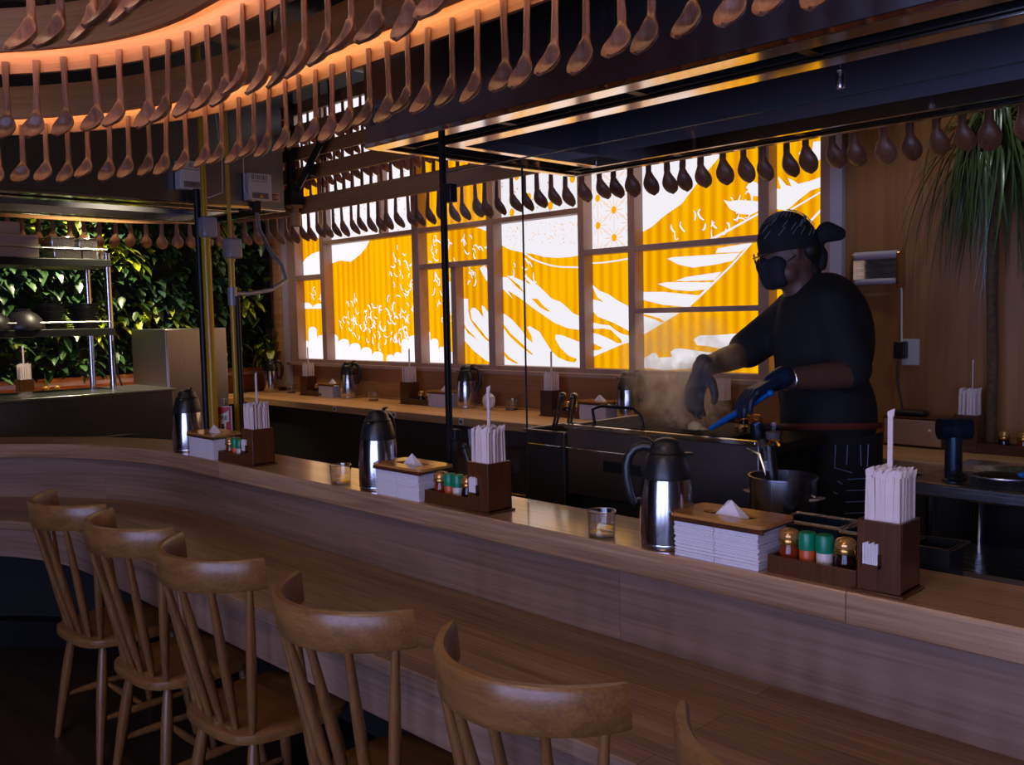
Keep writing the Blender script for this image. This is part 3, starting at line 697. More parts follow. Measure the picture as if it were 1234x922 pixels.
def hang(mesh, x, y, z, rz, label, group):
    o = bpy.data.objects.new('wooden_spoon', mesh); COL.objects.link(o)
    o.location = (x, y, z); o.rotation_euler = (rnd.uniform(-.03, .03), rnd.uniform(-.035, .035), rz+rnd.uniform(-.16, .16))
    tag(o, label, 'spoon', group); return o
# glowing rails over the dining side
def glow_rail(P, s0, s1, z, label, led):
    r = thing('spoon_rail', label, 'hanging rail', (0, 0, 0))
    for nm, prof, m in (('front_board', rect(-.022, 0, z, z+.115), 'rail'), ('back_board', rect(.052, .066, z-.05, z+.115), 'rail'), ('top_board', rect(-.022, .066, z+.115, z+.127), 'rail')):
        mb = MB(); P.sweep(mb, prof, s0, s1); mb.build(nm, M[m], r, smooth=30)
    mb = MB(); P.sweep(mb, rect(.002, .012, z+.024, z+.032), s0+.02, s1-.02); mb.build('led_strip', M[led], r, smooth=30)
    s = s0+.35
    while s < s1:
        x, y, _ = P.at(s, .02); MB().tube([(x,y,z+.12),(x,y,CEIL)], .006, 6).build('hanger_rod', M['blackmetal'], r); s += 1.15
    return r
RB = Path(-2.95, -.165, 1.865, .9, -.5); RA = Path(-2.45, .13, 1.083, .7, -.5); RC = Path(-1.95, .12, .62, .4, -.4)
glow_rail(RB, 0, RB.L1+2.75, 2.45, 'outermost curved wooden rail with amber light under it, nearest the hood, spoons hanging below', 'led_b')
glow_rail(RA, 0, RA.L1+1.62, 2.45, 'middle curved wooden rail with a pinkish warm light strip, spoons hanging below', 'led')
glow_rail(RC, 0, RC.L1+.9, 2.45, 'innermost curved wooden rail at the top left edge, spoons hanging below', 'led')
def row_near(P, s0, s1, step, z, where, group, meshes):
    ss = []; s = s1
    while s > s0: ss.append(s+rnd.uniform(-.008, .008)); s -= step*rnd.uniform(.97, 1.03)
    for i, s in enumerate(ss):
        x, y, th = P.at(s, .045)
        hang(rnd.choice(meshes), x, y, z+rnd.uniform(-.004, .006), th, 'carved wooden spoon hanging from the %s, %s from the left' % (where, ordinal(i+1)), group)
row_near(RB, RB.x1-(-.83), RB.L1+1.62, .1, 2.437, 'amber-lit outer rail', 'spoons on the outer rail', SPOONS)
row_near(RA, RA.x1-(-1.40), RA.L1+1.02, .1, 2.437, 'pink-lit middle rail', 'spoons on the middle rail', SPOONS)
row_near(RC, RC.x1-(-1.35), RC.L1+.56, .095, 2.437, 'innermost rail at top left', 'spoons on the innermost rail', SPOONS)
# stacked slat rails across the window side
RF = Path(-5.45, 2.35, .90, 3.0, .9)
for i, (z0, z1, s0, s1) in enumerate(((2.289,2.395,0,RF.L),(2.497,2.585,6.0,9.3),(2.638,2.716,6.0,9.3),(2.795,2.858,6.0,9.3),(2.921,2.994,6.0,9.3))):
    r = thing('spoon_rail', 'plain wooden slat rail in front of the window, %s from the bottom of the stack' % ordinal(i+1) if i else 'lowest plain wooden slat rail running across the window and round behind the left hood', 'hanging rail', (0,0,0), group='slat rails before the window')
    mb = MB(); RF.sweep(mb, rect(0, .02, z0, z1), s0, s1); mb.build('front_board', M['rail'], r, smooth=30)
    mb = MB(); RF.sweep(mb, rect(.055, .067, z0+.03, z1-.004), s0, s1); mb.build('back_board', M['rail'], r, smooth=30)
    mb = MB(); RF.sweep(mb, rect(.02, .055, z1-.016, z1-.008), s0, s1); mb.build('top_board', M['rail'], r, smooth=30)
    if i == 4:
        for s in (6.4, 8.0, 9.1):
            x, y, _ = RF.at(s, .03); MB().tube([(x,y,2.3),(x,y,CEIL)], .006, 6).build('hanger_rod', M['blackmetal'], r)
def row_far(s0, s1, step, ztop, where, group, meshes):
    ss = []; s = s1
    while s > s0: ss.append(s+rnd.uniform(-.008, .008)); s -= step*rnd.uniform(.97, 1.03)
    for i, s in enumerate(ss):
        x, y, th = RF.at(s, .048)
        hang(rnd.choice(meshes), x, y, ztop+rnd.uniform(-.004, .006), th+PI, 'wooden spoon in the %s, %s from the left' % (where, ordinal(i+1)), group)
row_far(2.0, RF.L1+2.3, .094, 2.372, 'lowest row before the window', 'spoons in the lowest window row', FAR)
for k, zb in enumerate((2.497, 2.638, 2.795, 2.921)):
    row_far(6.15, 8.75, .096, zb+.066, '%s slat row up' % ordinal(k+2), 'spoons in the %s slat row' % ordinal(k+2), FAR)
# black steel support post with diagonal brace
br = thing('support_bracket', 'black steel post with diagonal brace hanging before the slat rails', 'bracket', (-5.17, 3.16, 2.33))
MB().box(-.022,.022,-.022,.022,.0,CEIL-2.33).build('post', M['blackmetal'], br, bevel=.003)
MB().tube([(.02,0,.06),(.47,0,.45)], .026, 4).build('diagonal_brace', M['blackmetal'], br, smooth=0)
MB().box(-.06,.07,-.045,.045,.0,.10).build('clamp', M['blackmetal'], br, bevel=.006)
MB().tube([(.24,0,.24),(.24,0,.16)], .018, 8).build('knob', M['blackmetal'], br)
MB().tube([(.47,0,.44),(.47,0,CEIL-2.33)], .02, 4).build('post', M['blackmetal'], br, smooth=0)
sp = thing('spotlight', 'small brown cylinder spotlight below the black steel bracket', 'lamp', (-5.14, 3.16, 2.33))
b = MB(); b.lathe([(.05,-.012),(.05,0)], 18); b.build('mount_disc', M['slat'], sp)
b = MB(); b.tube([(0,0,-.012),(0,0,-.05)], .022, 10); b.build('neck', M['slat'], sp)
b = MB(); b.lathe([(.036,-.13),(.036,-.05),(.03,-.045)], 18); b.lathe([(.030,-.132),(.030,-.129)], 18, mi=1); b.build('lamp_can', [M['slat'], M['matte_black']], sp)
# ceiling duct
du = thing('air_duct', 'round dark metal air duct under the ceiling above the spoon rails', 'duct', (-3.75, 2.62, 2.98))
b = MB(); b.tube([(0,-2.4,0),(0,.48,0)], .17, 24); b.build('duct_pipe', M['hood'], du)
for y in (-1.5,-.5,.42): 
    b = MB(); b.tube([(0,y,0),(0,y+.03,0)], .18, 24); b.build('joint_ring', M['hood_rim'], du)
# ------------------------------------------------------------------ glass screen and its post
gp = thing('screen_post', 'slim black metal post at the left end of the glass screen', 'post', (-2.384, 2.04, 1.02))
MB().box(-.009,.009,-.009,.009,0,1.19).build('pole', M['blackmetal'], gp, bevel=.002)
b = MB(); b.lathe([(.03,0),(.03,.006)], 16); b.build('foot_plate', M['blackmetal'], gp)
b = MB(); b.box(.011,.055,-.016,.016,.965,1.025); b.build('clamp', M['blackmetal'], gp, bevel=.003)
b = MB(); b.box(.011,.045,-.014,.014,.16,.20); b.build('clamp', M['blackmetal'], gp, bevel=.003)
for (x0, x1, z0, lab) in ((-2.368,-2.008,1.03,'narrow clear glass screen panel beside the slim black post'), (-2.0072,1.3,1.20,'long clear glass screen panel between the bar and the griddle')):
    g = thing('glass_screen', lab, 'glass screen', (x0, 2.036, z0))
    w = x1-x0
    MB().box(.001,w-.001,0,.005,0.002,2.083-z0).build('pane', M['screen'], g, smooth=0)
    b = MB(); b.box(0,w,-.0003,.0053,2.083-z0,2.0865-z0); b.box(0,.001,-.0002,.0052,0,2.083-z0); b.box(w-.001,w,-.0002,.0052,0,2.083-z0)
    b.build('polished_edge', M['glass_edge'], g, smooth=0)

# ------------------------------------------------------------------ things on the counters
ZL = 1.02
def flask(name, label, x, y, z, rz, s=1.0, handle=True, group='steel vacuum flasks'):
    t = thing(name, label, 'vacuum flask', (x, y, z), rz, group)
    P = [(.060,0),(.067,.002),(.0685,.012),(.0695,.04),(.069,.09),(.066,.13),(.0635,.155),(.060,.178)]
    b = MB(); b.lathe([(r*s, h*s) for r, h in P], 36); b.build('steel_body', M['steel_v'], t, smooth=50)
    b = MB(); b.lathe([(r*s, h*s) for r, h in [(.0688,.009),(.0697,.012),(.0688,.015)]], 36, cap=False); b.build('base_ring', M['steel'], t)
    b = MB(); b.lathe([(r*s, h*s) for r, h in [(.0605,.174),(.0612,.180),(.058,.196),(.053,.216),(.0495,.228),(.046,.236),(.0455,.2365)]], 36); b.build('collar', M['black'], t, smooth=50)
    b = MB(); b.lathe([(r*s, h*s) for r, h in [(.045,.2365),(.047,.240),(.040,.246),(.0385,.254),(.034,.264),(.026,.271),(.012,.2755),(.001,.276)]], 28)
    b.build('lid', M['black'], t, smooth=60)
    b = MB(); b.prism([(.030*s,-.020*s),(.064*s,-.008*s),(.066*s,0),(.064*s,.008*s),(.030*s,.020*s)], .231*s, .2385*s); b.build('spout_lip', M['black'], t, bevel=.002)
    if handle:
        pts = [(-.040,.252),(-.060,.254),(-.080,.247),(-.094,.230),(-.100,.205),(-.099,.170),(-.092,.135),(-.082,.112),(-.076,.106)]
        b = MB(); b.tube([(a*s,0,h*s) for a, h in pts], [.0095*s]*4+[.0105*s]*3+[.009*s,.006*s], 10, flat=1.25); b.build('handle', M['black'], t, smooth=60)
        b = MB(); b.tube([(-.030*s,0,.262*s),(-.048*s,0,.275*s),(-.066*s,0,.277*s)], [.007*s,.0075*s,.005*s], 8, flat=.6); b.build('thumb_lever', M['black'], t)
        b = MB(); b.tube([(-.066*s,0,.12*s),(-.080*s,0,.118*s)], .006*s, 8); b.build('handle_foot', M['black'], t)
    return t
def tumbler(label, x, y, z, water=True, s=1.0, group='water tumblers'):
    t = thing('water_glass', label, 'drinking glass', (x, y, z), 0, group)
    P = [(.001,.001),(.033,.001),(.0355,.004),(.0385,.066),(.0368,.0665),(.0342,.010),(.001,.009)]
    b = MB(); b.lathe([(r*s, h*s) for r, h in P], 32, cap=False); b.build('tumbler', M['glass'], t, smooth=40)
    b = MB(); b.tube([(.0377*s*math.cos(k*PI/16), .0377*s*math.sin(k*PI/16), .0665*s) for k in range(32)], .0011*s, 6, closed=True); b.build('glass_rim', M['glass_thick'], t)
    b = MB(); b.lathe([(.0335*s,.0012),(.0352*s,.004*s),(.0345*s,.009*s),(.001,.0092*s)], 28); b.build('thick_base', M['glass_thick'], t)
    if water:
        b = MB(); b.lathe([(.0335*s,.0105*s),(.0345*s,.026*s),(.001,.026*s)], 28); b.build('water', M['water'], t, smooth=30)
    return t
def napkin_stack(label, x, y, z, n, lid=True, W=.225, D=.125, rz=0):
    """folded paper napkins; a ply pile nobody could count"""
    r = random.Random(int(x*1000)); b = MB()
    for k in range(n):
        z0 = k*.0027; dx, dy = r.uniform(-.0022, .0022), r.uniform(-.0022, .0022)
        for (a0, a1) in ((0, W*.485), (W*.493, W)):
            b.box(a0+dx, a1+dx, dy, D+dy, z0, z0+.0023)
    o = b.build('napkin_stack', M['paper'], None, (x, y, z), rz, smooth=0)
    tag(o, label, 'napkins', 'paper napkin stacks', 'stuff'); return o
def napkin_lid(label, x, y, z, W=.255, D=.15, rz=0):
    t = thing('napkin_lid', label, 'napkin holder lid', (x, y, z), rz, 'wooden napkin lids')
    outer = []; 
    for cx, cy, a0 in ((W-.02,.02,-90),(W-.02,D-.02,0),(.02,D-.02,90),(.02,.02,180)):
        outer += [(cx+.02*math.cos(math.radians(a0+k*22.5)), cy+.02*math.sin(math.radians(a0+k*22.5))) for k in range(5)]
    hole = []
    for cx, a0 in ((W*.5+.046,-90),(W*.5-.046,90)):
        hole += [(cx+.026*math.cos(math.radians(a0+k*22.5)), D*.5+.026*math.sin(math.radians(a0+k*22.5))) for k in range(9)]
    b = MB(); no, nh = len(outer), len(hole)
    tris = tessellate_polygon([[Vector((p[0], p[1], 0)) for p in outer], [Vector((p[0], p[1], 0)) for p in hole]])
    vs = [(p[0], p[1], 0) for p in outer+hole]+[(p[0], p[1], .008) for p in outer+hole]; N = no+nh
    fs = [tuple(tr) for tr in tris]+[tuple(N+i for i in reversed(tr)) for tr in tris]
    fs += [(i, (i+1) % no, N+(i+1) % no, N+i) for i in range(no)]
    fs += [(no+i, no+(i+1) % nh, N+no+(i+1) % nh, N+no+i) for i in range(nh)]
    b.add(vs, fs); b.build('cover_board', M['walnut'], t, smooth=30)
    MB().box(.004,W-.004,.004,.010,-.012,0).build('batten', M['darkwood'], t, smooth=0); MB().box(.004,W-.004,D-.010,D-.004,-.012,0).build('batten', M['darkwood'], t, smooth=0)
    b = MB()
    c = (W*.5, D*.5)
    vs = [(c[0]-.040,c[1]-.010,.002),(c[0]+.036,c[1]-.016,.002),(c[0]+.042,c[1]+.012,.002),(c[0]-.034,c[1]+.016,.002),(c[0]+.004,c[1]-.004,.042),(c[0]-.012,c[1]+.006,.038)]
    b.add(vs, [(0,1,4),(1,2,4),(2,3,5,4),(3,0,5),(0,4,5)]); b.build('pulled_napkin', M['paper'], t, smooth=0)
    return t
def jar(label, x, y, z, kind, group, s=1.0):
    t = thing('sauce_jar' if kind in ('oil', 'soy') else 'spice_shaker', label, 'condiment jar', (x, y, z), 0, group)
    if kind in ('oil', 'soy'):
        b = MB(); b.lathe([(.018*s,0),(.021*s,.003),(.0215*s,.04*s),(.018*s,.052*s),(.0175*s,.056*s)], 20); b.build('jar_body', M['amber' if kind == 'oil' else 'soy'], t, smooth=50)
        b = MB(); b.lathe([(.0225*s,.054*s),(.0235*s,.058*s),(.0235*s,.062*s),(.0225*s,.065*s)], 20); b.build('wire_band', M['copper'], t)
        b = MB(); b.lathe([(.0215*s,.065*s),(.0225*s,.070*s),(.021*s,.078*s),(.016*s,.084*s),(.006*s,.087*s),(.0005,.0873*s)], 20); b.build('glass_lid', M['gold_lid'], t, smooth=60)
        b = MB(); b.tube([(.0235*s,0,.05*s),(.030*s,0,.062*s),(.026*s,0,.078*s)], .0022*s, 6); b.build('clip_wire', M['copper'], t)
    else:
        b = MB(); b.lathe([(.0155*s,0),(.017*s,.003),(.017*s,.048*s),(.016*s,.05*s)], 18); b.build('shaker_body', M['orange_spice' if kind == 'orange' else 'pale_spice'], t, smooth=40)
        b = MB(); b.lathe([(.0182*s,.048*s),(.0187*s,.051*s),(.0187*s,.078*s),(.0165*s,.084*s),(.0005,.085*s)], 18); b.build('shaker_cap', M['green_cap'], t, smooth=40)
    return t
# one paper-sleeved chopstick pair (shared mesh)
def sleeve_mesh():
    b = MB(); r = random.Random(5)
    b.loft([[(-.0050,-.0024,z),(.0050,-.0024,z),(.0054,.0,z),(.0050,.0024,z),(-.0050,.0024,z),(-.0054,0,z)] for z in (0,.08,.196)])
    for k in range(3):
        a = r.uniform(-.5, .5); b.add([(-.006,-.001,.194),(.006,.001,.194),(.007+a*.004,.003*a,.206+.003*k),(-.007+a*.004,-.004*a,.205)], [(0,1,2,3)])
    o = b.build('chopstick_packet', M['sleeve'], None, smooth=0); me = o.data; bpy.data.objects.remove(o); return me
SLEEVE = sleeve_mesh()
def caddy(where, x, y, z, mirror=False, jars=4, dense=(7, 6), tall=True, rich=True, rz=0):
    """tray plus chopstick box; origin at the left front corner of the chopstick box; tray to the left (right when mirrored)"""
    t = thing('condiment_caddy', 'dark wood condiment caddy %s' % where, 'condiment caddy', (x, y, z), rz, 'condiment caddies')
    m = -1 if mirror else 1; bx0, bx1 = 0, .09
    def bb(b, x0, x1, *a):
        b.box(x0, x1, *a)
    b = MB(); w = .007
    bb(b,0,.09,0,w,.006,.15); bb(b,0,.09,.095-w,.095,.006,.15); bb(b,0,w,w,.095-w,.006,.15); bb(b,.09-w,.09,w,.095-w,.006,.15); bb(b,0,.09,0,.095,.006,.012)
    b.build('chopstick_box', M['darkwood'], t, bevel=.0012)
    MB().box(-.008,.098,-.008,.103,0,.006).build('base_plate', M['darkwood'], t, bevel=.0015)
    tx0, tx1 = ((-.205,-.002) if not mirror else (.092,.295))
    b = MB(); bb(b,tx0,tx1,.0,.006,0,.040); bb(b,tx0,tx1,.080,.086,0,.040); bb(b,tx0,tx0+.006,.006,.080,0,.040); bb(b,tx1-.006,tx1,.006,.080,0,.040); bb(b,tx0,tx1,0,.086,0,.006)
    b.build('jar_tray', M['darkwood'], t, bevel=.0012)
    Mx = Matrix.Translation((x, y, z)) @ Matrix.Rotation(rz, 4, 'Z')
    if rich:
        b = MB(); b.box(.012,.050,-.012,.0,.055,.062); b.box(.012,.014,-.012,0,.055,.085); b.box(.048,.050,-.012,0,.055,.085); b.build('toothpick_pocket', M['darkwood'], t, smooth=0)
        tp = MB()
        for k in range(8): tp.box(.016+k*.004,.0192+k*.004,-.010,-.003,.062,.104+.002*(k % 3))
        o = tp.build('toothpick_bundle', M['paper'], None, (x, y, z), rz, smooth=0)
        tag(o, 'white paper toothpick sleeves on the caddy %s' % where, 'toothpicks', 'toothpick bundles')
        o['kind'] = 'stuff'
    r = random.Random(int(x*977)); nx, ny = dense
    for i in range(nx):
        for j in range(ny):
            o = bpy.data.objects.new('chopstick_packet', SLEEVE); COL.objects.link(o)
            px = .008+(.074)*(i+.5)/nx+r.uniform(-.0012, .0012); py = .008+(.079)*(j+.5)/ny+r.uniform(-.0012, .0012)
            o.matrix_world = Mx @ Matrix.Translation((px, py, .0125+.03+r.uniform(-.004, .005))) @ Matrix.Rotation(r.uniform(-.02, .02), 4, 'X') @ Matrix.Rotation(r.uniform(-.02, .02), 4, 'Y') @ Matrix.Rotation(r.uniform(-.3, .3), 4, 'Z')
            tag(o, 'wrapped chopsticks packed in the caddy %s' % where, 'chopsticks', 'chopsticks packed %s' % where)
    if tall:
        o = bpy.data.objects.new('chopstick_packet', SLEEVE); COL.objects.link(o)
        o.matrix_world = Mx @ Matrix.Translation((.046, .05, .165)); 
        tag(o, 'single wrapped chopstick standing tall in the caddy %s' % where, 'chopsticks')
    kinds = (('oil', .030), ('orange', .073), ('pale', .113), ('soy', .160))
    for kd, off in kinds[:jars] if jars == 4 else (('oil', .05), ('soy', .12))[:jars]:
        px = tx0+off if not mirror else tx1-off
        p = Mx @ Vector((px, .043, .0065))
        nm = {'oil': 'amber chili oil jar', 'orange': 'green-capped orange spice shaker', 'pale': 'green-capped pale spice shaker', 'soy': 'dark sauce jar'}[kd]
        jar('%s, caddy %s' % (nm, where), p.x, p.y, p.z, kd, None, 1.04 if jars == 4 else 1.0)
    return t
# --- three place groups on the raised ledge
for k, (fx, where) in enumerate(((-1.343, 'in the nearest place setting'), (-2.545, 'in the middle place setting'), (-3.95, 'in the setting by the yellow pipe'))):
    ny = 1.795
    if k == 2:
        flask('vacuum_flask', 'steel vacuum flask with black lid %s' % where, fx-.03, 1.85, ZL, math.radians(312), 1.02)
        bx, cx = -3.86, -3.405
        d = 1
    else:
        flask('vacuum_flask', 'steel vacuum flask with black %s %s' % ('handle turned left' if k == 0 else 'handle turned away', where), fx, 1.856, ZL, math.radians(215-180) if k == 0 else math.radians(292), 0.985)
        tumbler('low clear water tumbler beside the flask %s' % where, fx-.188, 1.826, ZL)
        bx, cx = fx+.066, fx+.513
    napkin_stack('stack of white paper napkins %s' % where, bx, ny, ZL, 31)
    napkin_lid('slotted wooden napkin lid, %s' % where, bx-.012, ny-.010, ZL+.0965)
    caddy(where, cx, 1.805, ZL, False, 4, (9, 7))
bh = thing('leaning_handle', 'slim black handle leaning behind the caddy in the middle place setting', 'utensil', (-2.19, 1.955, ZL))
b = MB(); b.tube([(.045,0,.012),(.005,0,.10),(-.02,0,.155)], [.014,.012,.010], 12); b.build('handle', M['black'], bh, smooth=60)
b = MB(); b.lathe([(.018,0),(.018,.02),(.012,.03)], 14, (.045,0,0)); b.build('foot', M['black'], bh)
b = MB(); b.ell((-.024,0,.163), (.012,.010,.010), 12, 8); b.build('tip', M['black'], bh)
# --- far counter by the window
far = [(-6.25, 'leftmost at the window'), (-4.98, 'at the window left of the post'), (-3.66, 'at the window behind the tongs'), (-2.52, 'at the window behind the chef')]
for k, (cx, where) in enumerate(far):
    caddy(where, cx, 3.83, ZL, True, 2, (5, 4), k in (0, 1, 2), False)
    if k == 3: continue
    bx = cx+.30 if k else cx+.26
    napkin_stack('stack of white paper napkins on the window counter, %s' % ('beside the leftmost window caddy' if k == 0 else 'left of the flask behind the screen post' if k == 1 else 'behind the steel tongs'), bx, 3.83, ZL, 31, W=.19)
    napkin_lid('wooden napkin lid on the window counter, %s' % ('beside the leftmost window caddy' if k == 0 else 'left of the flask behind the screen post' if k == 1 else 'behind the steel tongs'), bx-.012, 3.82, ZL+.0965, .22, .145)
flask('vacuum_flask', 'steel vacuum flask on the window counter right of the leftmost napkin stack', -5.69, 3.90, ZL, math.radians(200))
flask('vacuum_flask', 'steel vacuum flask on the window counter seen just right of the slim black post', -4.385, 3.905, ZL, math.radians(200))
flask('vacuum_flask', 'steel vacuum flask on the window counter behind the drifting steam', -3.07, 3.90, ZL, math.radians(200))
flask('vacuum_flask', 'steel vacuum flask with curved black handle at the far left corner by the green wall', -6.74, 3.86, ZL, math.radians(215))
tumbler('clear tumbler on the window counter beside the corner flask', -6.50, 3.90, ZL)
tumbler('clear tumbler on the window counter right of the second flask', -5.33, 3.86, ZL)
tumbler('clear tumbler on the window counter behind the middle chopstick box', -4.03, 3.96, ZL, s=1.1)
tumbler('clear tumbler on the window counter right of the steam', -2.80, 3.92, ZL)
# crumpled paper beside the tumbler
b = MB(); b.ell((0,0,.05), (.045,.035,.05), 9, 6)
o = b.build('crumpled_napkin', M['paper'], None, (-4.17, 3.90, ZL), .3, smooth=0); tag(o, 'crumpled pale paper napkin standing on the window counter left of a tumbler', 'napkin')
rr = random.Random(2)
for v in o.data.vertices: v.co *= rr.uniform(.82, 1.12)
for v in o.data.vertices: v.co.z = max(v.co.z, 0.0)
# tray and boxes at the corner by the green wall
o = MB().box(0,.26,0,.16,0,.11).build('wooden_box', M['darkwood'], None, (-6.98, 3.30, ZL), PI/2, bevel=.004); tag(o, 'dark wooden box on the side counter left of the corner flask', 'box')
t = thing('menu_stand', 'small white folded menu card standing on the side counter by the corner', 'menu card', (-6.66, 3.28, ZL), .6)
MB().box(0,.12,0,.003,0,.09,0,Matrix.Rotation(-.35, 4, 'X')).build('card', M['white'], t, smooth=0); MB().box(0,.12,.06,.063,0,.09,0,Matrix.Translation((0,0,0)) @ Matrix.Rotation(.35, 4, 'X')).build('card_back', M['white'], t, smooth=0)
# left side counter set
o = MB().box(0,.16,0,.36,0,.078).build('added_riser', M['panel_y'], None, (-6.76, 1.88, ZL), bevel=.003); tag(o, 'added hidden block on the side counter, lifting the caddy by the green wall', 'riser')  # unseen block, added only to lift the caddy higher
caddy('under the green plant wall', -6.62, 1.93, ZL+.078, True, 2, (5, 4), True, False, PI/2)
# right end of the far counter
caddy('at the far right by the trunk', -1.365, 3.83, ZL, True, 2, (5, 4), False, False)
o = bpy.data.objects.new('chopstick_packet', SLEEVE); COL.objects.link(o); o.location = (-1.31, 3.875, ZL+.16); o.scale = (.35, .35, 1); tag(o, 'thin single stick rising from the chopstick box at the far right', 'chopsticks')
dr = thing('drawer_box', 'small brown wooden drawer box with a bright knob behind the chopstick box at far right', 'box', (-1.66, 3.84, ZL))
MB().box(0,.25,.01,.15,0,.125).build('carcass', M['darkwood'], dr, bevel=.003); MB().box(.008,.242,0,.01,.01,.115).build('drawer_front', M['terra'], dr, bevel=.002)
b = MB(); b.ell((.2,-.006,.075), (.006,.006,.006), 10, 6); b.build('knob', M['white'], dr)
o = MB().box(0,.12,0,.08,0,.022).build('black_case', M['black'], None, (-1.62, 3.87, ZL+.126), .1, bevel=.008); tag(o, 'flat black case lying on the brown drawer box', 'case')

# ------------------------------------------------------------------ chairs
def make_chair():
    t = thing('spindle_chair', '', 'chair', (0, 0, 0))
    # seat: rounded saddle, front towards +Y
    pol = []
    for k in range(32):
        a = 2*PI*k/32; ca, sa = math.cos(a), math.sin(a)
        e = .55; x = .215*abs(ca)**e*(1 if ca > 0 else -1); y = .205*abs(sa)**e*(1 if sa > 0 else -1)
        if y < 0: x *= 1-.10*(y/-.205)
        pol.append((x, y))
    rings = []
    for sc, z in ((.93,.425),(.985,.430),(1.0,.443),(.992,.456),(.95,.461),(.7,.455),(.3,.452)):
        rings.append([(x*sc, y*sc, z) for x, y in pol])
    b = MB(); b.loft(rings); b.build('seat', M['chair'], t, smooth=50)
    # crest rail: bent plank with swept tips
    rings = []
    n = 28
    for i in range(n+1):
        u = -1+2*i/n; a = u*1.02
        x = .262*math.sin(a)/math.sin(1.02)*.90; y = -.282+.158*(1-math.cos(a))/(1-math.cos(1.02))
        tx, ty = math.cos(a), math.sin(a)*.95; l = math.hypot(tx, ty); nx, ny = -ty/l, tx/l
        th = .0135 if abs(u) < .9 else .0135*(1-.35*(abs(u)-.9)/.1)
        hz = .043+.004*math.cos(u*PI/2); zc = .918+.004*abs(u)**3
        lean = -.10
        ring = []
        for (d, z) in ((-th, -hz+.006), (-th+.005, -hz), (th-.005, -hz), (th, -hz+.006), (th, hz-.008), (th-.006, hz), (-th+.006, hz), (-th, hz-.008)):
            ring.append((x+nx*d, y+ny*d+lean*z, zc+z))
        rings.append(ring)
    b = MB(); b.loft(rings); b.build('crest_rail', M['chair'], t, smooth=40)
    for k in range(6):
        u = -.86+1.72*k/5; a = u*1.02
        x1 = .262*math.sin(a)/math.sin(1.02)*.90; y1 = -.282+.158*(1-math.cos(a))/(1-math.cos(1.02))
        x0 = u*.165/.86; y0 = -.165+.028*u*u
        p0, p1 = Vector((x0, y0, .452)), Vector((x1, y1, .885))
        pts = [p0.lerp(p1, q) for q in (0, .12, .3, .5, .7, .88, 1)]
        b = MB(); b.tube(pts, [.0085,.012,.0145,.0145,.013,.0108,.0095], 10); b.build('spindle', M['chair_z'], t, smooth=60)
    for sx in (-1, 1):
        for (y0, y1) in ((-.125,-.185), (.135,.190)):
            p0, p1 = Vector((sx*.135, y0, .435)), Vector((sx*.195, y1, .0))
            b = MB(); b.tube([p0.lerp(p1, q) for q in (0, .1, .3, .5, .75, 1)], [.012,.016,.0195,.0195,.016,.0125], 12); b.build('leg', M['chair_z'], t, smooth=60)
        q = .62; a = Vector((sx*.135, -.125, .435)).lerp(Vector((sx*.195, -.185, 0)), q); c = Vector((sx*.135, .135, .435)).lerp(Vector((sx*.195, .19, 0)), q)
        b = MB(); b.tube([a.lerp(c, k/6) for k in range(7)], [.008,.011,.014,.0155,.014,.011,.008], 10); b.build('stretcher', M['chair'], t, smooth=60)
    b = MB(); b.tube([Vector((-.172+.344*k/6, 0, .166)) for k in range(7)], [.007,.010,.013,.014,.013,.010,.007], 10); b.build('stretcher', M['chair'], t, smooth=60)
    return t
proto = make_chair()
cx = [(-3.555,1.345,.04),(-3.000,1.345,.02),(-2.45,1.345,.03),(-1.795,1.345,.0),(-1.20,1.35,-.02),(-.62,1.35,.0)]
names = ['farthest left', 'second from the left', 'third from the left', 'fourth from the left', 'the large one at bottom centre', 'only its crest tip showing at right']
for i, ((x, y, a), nm) in enumerate(zip(cx, names)):
    c = proto if i == 0 else copy_tree(proto)
    c.location = (x, y, 0); c.rotation_euler = (0, 0, a)
    tag(c, 'brown wooden spindle-back chair at the counter, %s' % nm, 'chair', 'spindle chairs at the bar')

# ------------------------------------------------------------------ griddle line behind the screen
KG = 1.14
def back(x, y, z): return (x*KG, y*KG, 1.6+(z-1.6)*KG)
gr = thing('griddle', 'long dark griddle with steel front guard behind the glass screen', 'griddle', (-2.2515, 2.497, .2)); gr.scale = (1.04, 1, .978)
MB().box(.0,.76,0,.012,.76,1.021).build('front_guard', M['hood'], gr, bevel=.003)
MB().box(.0,.76,-.02,.0,1.008,1.025).build('guard_lip', M['hood_rim'], gr, bevel=.003)
MB().box(0,.76,.012,.44,.965,1.0).build('hot_plate', M['char'], gr, bevel=.004)
MB().box(.0,.012,.012,.44,.76,1.02).build('side_guard', M['hood'], gr, bevel=.003)
MB().box(.03,.73,.03,.42,.5,.965).build('burner_body', M['matte_black'], gr, bevel=.006)
MB().box(.165,.33,-.004,.0,.86,.90).build('pull_handle', M['blackmetal'], gr, bevel=.003)
for x in (.06,.36,.64):
    for y in (.08,.38):
        b = MB(); b.tube([(x,y,.0),(x,y,.5)], .022, 10); b.lathe([(.035,.05),(.035,.07)], 10, (x,y,0)); b.build('leg', M['blackmetal'], gr)
for k in range(5):
    b = MB(); b.tube([(.40+k*.06,.0,.72),(.40+k*.06,-.028,.72)], .020, 14); b.build('knob', M['black'], gr)
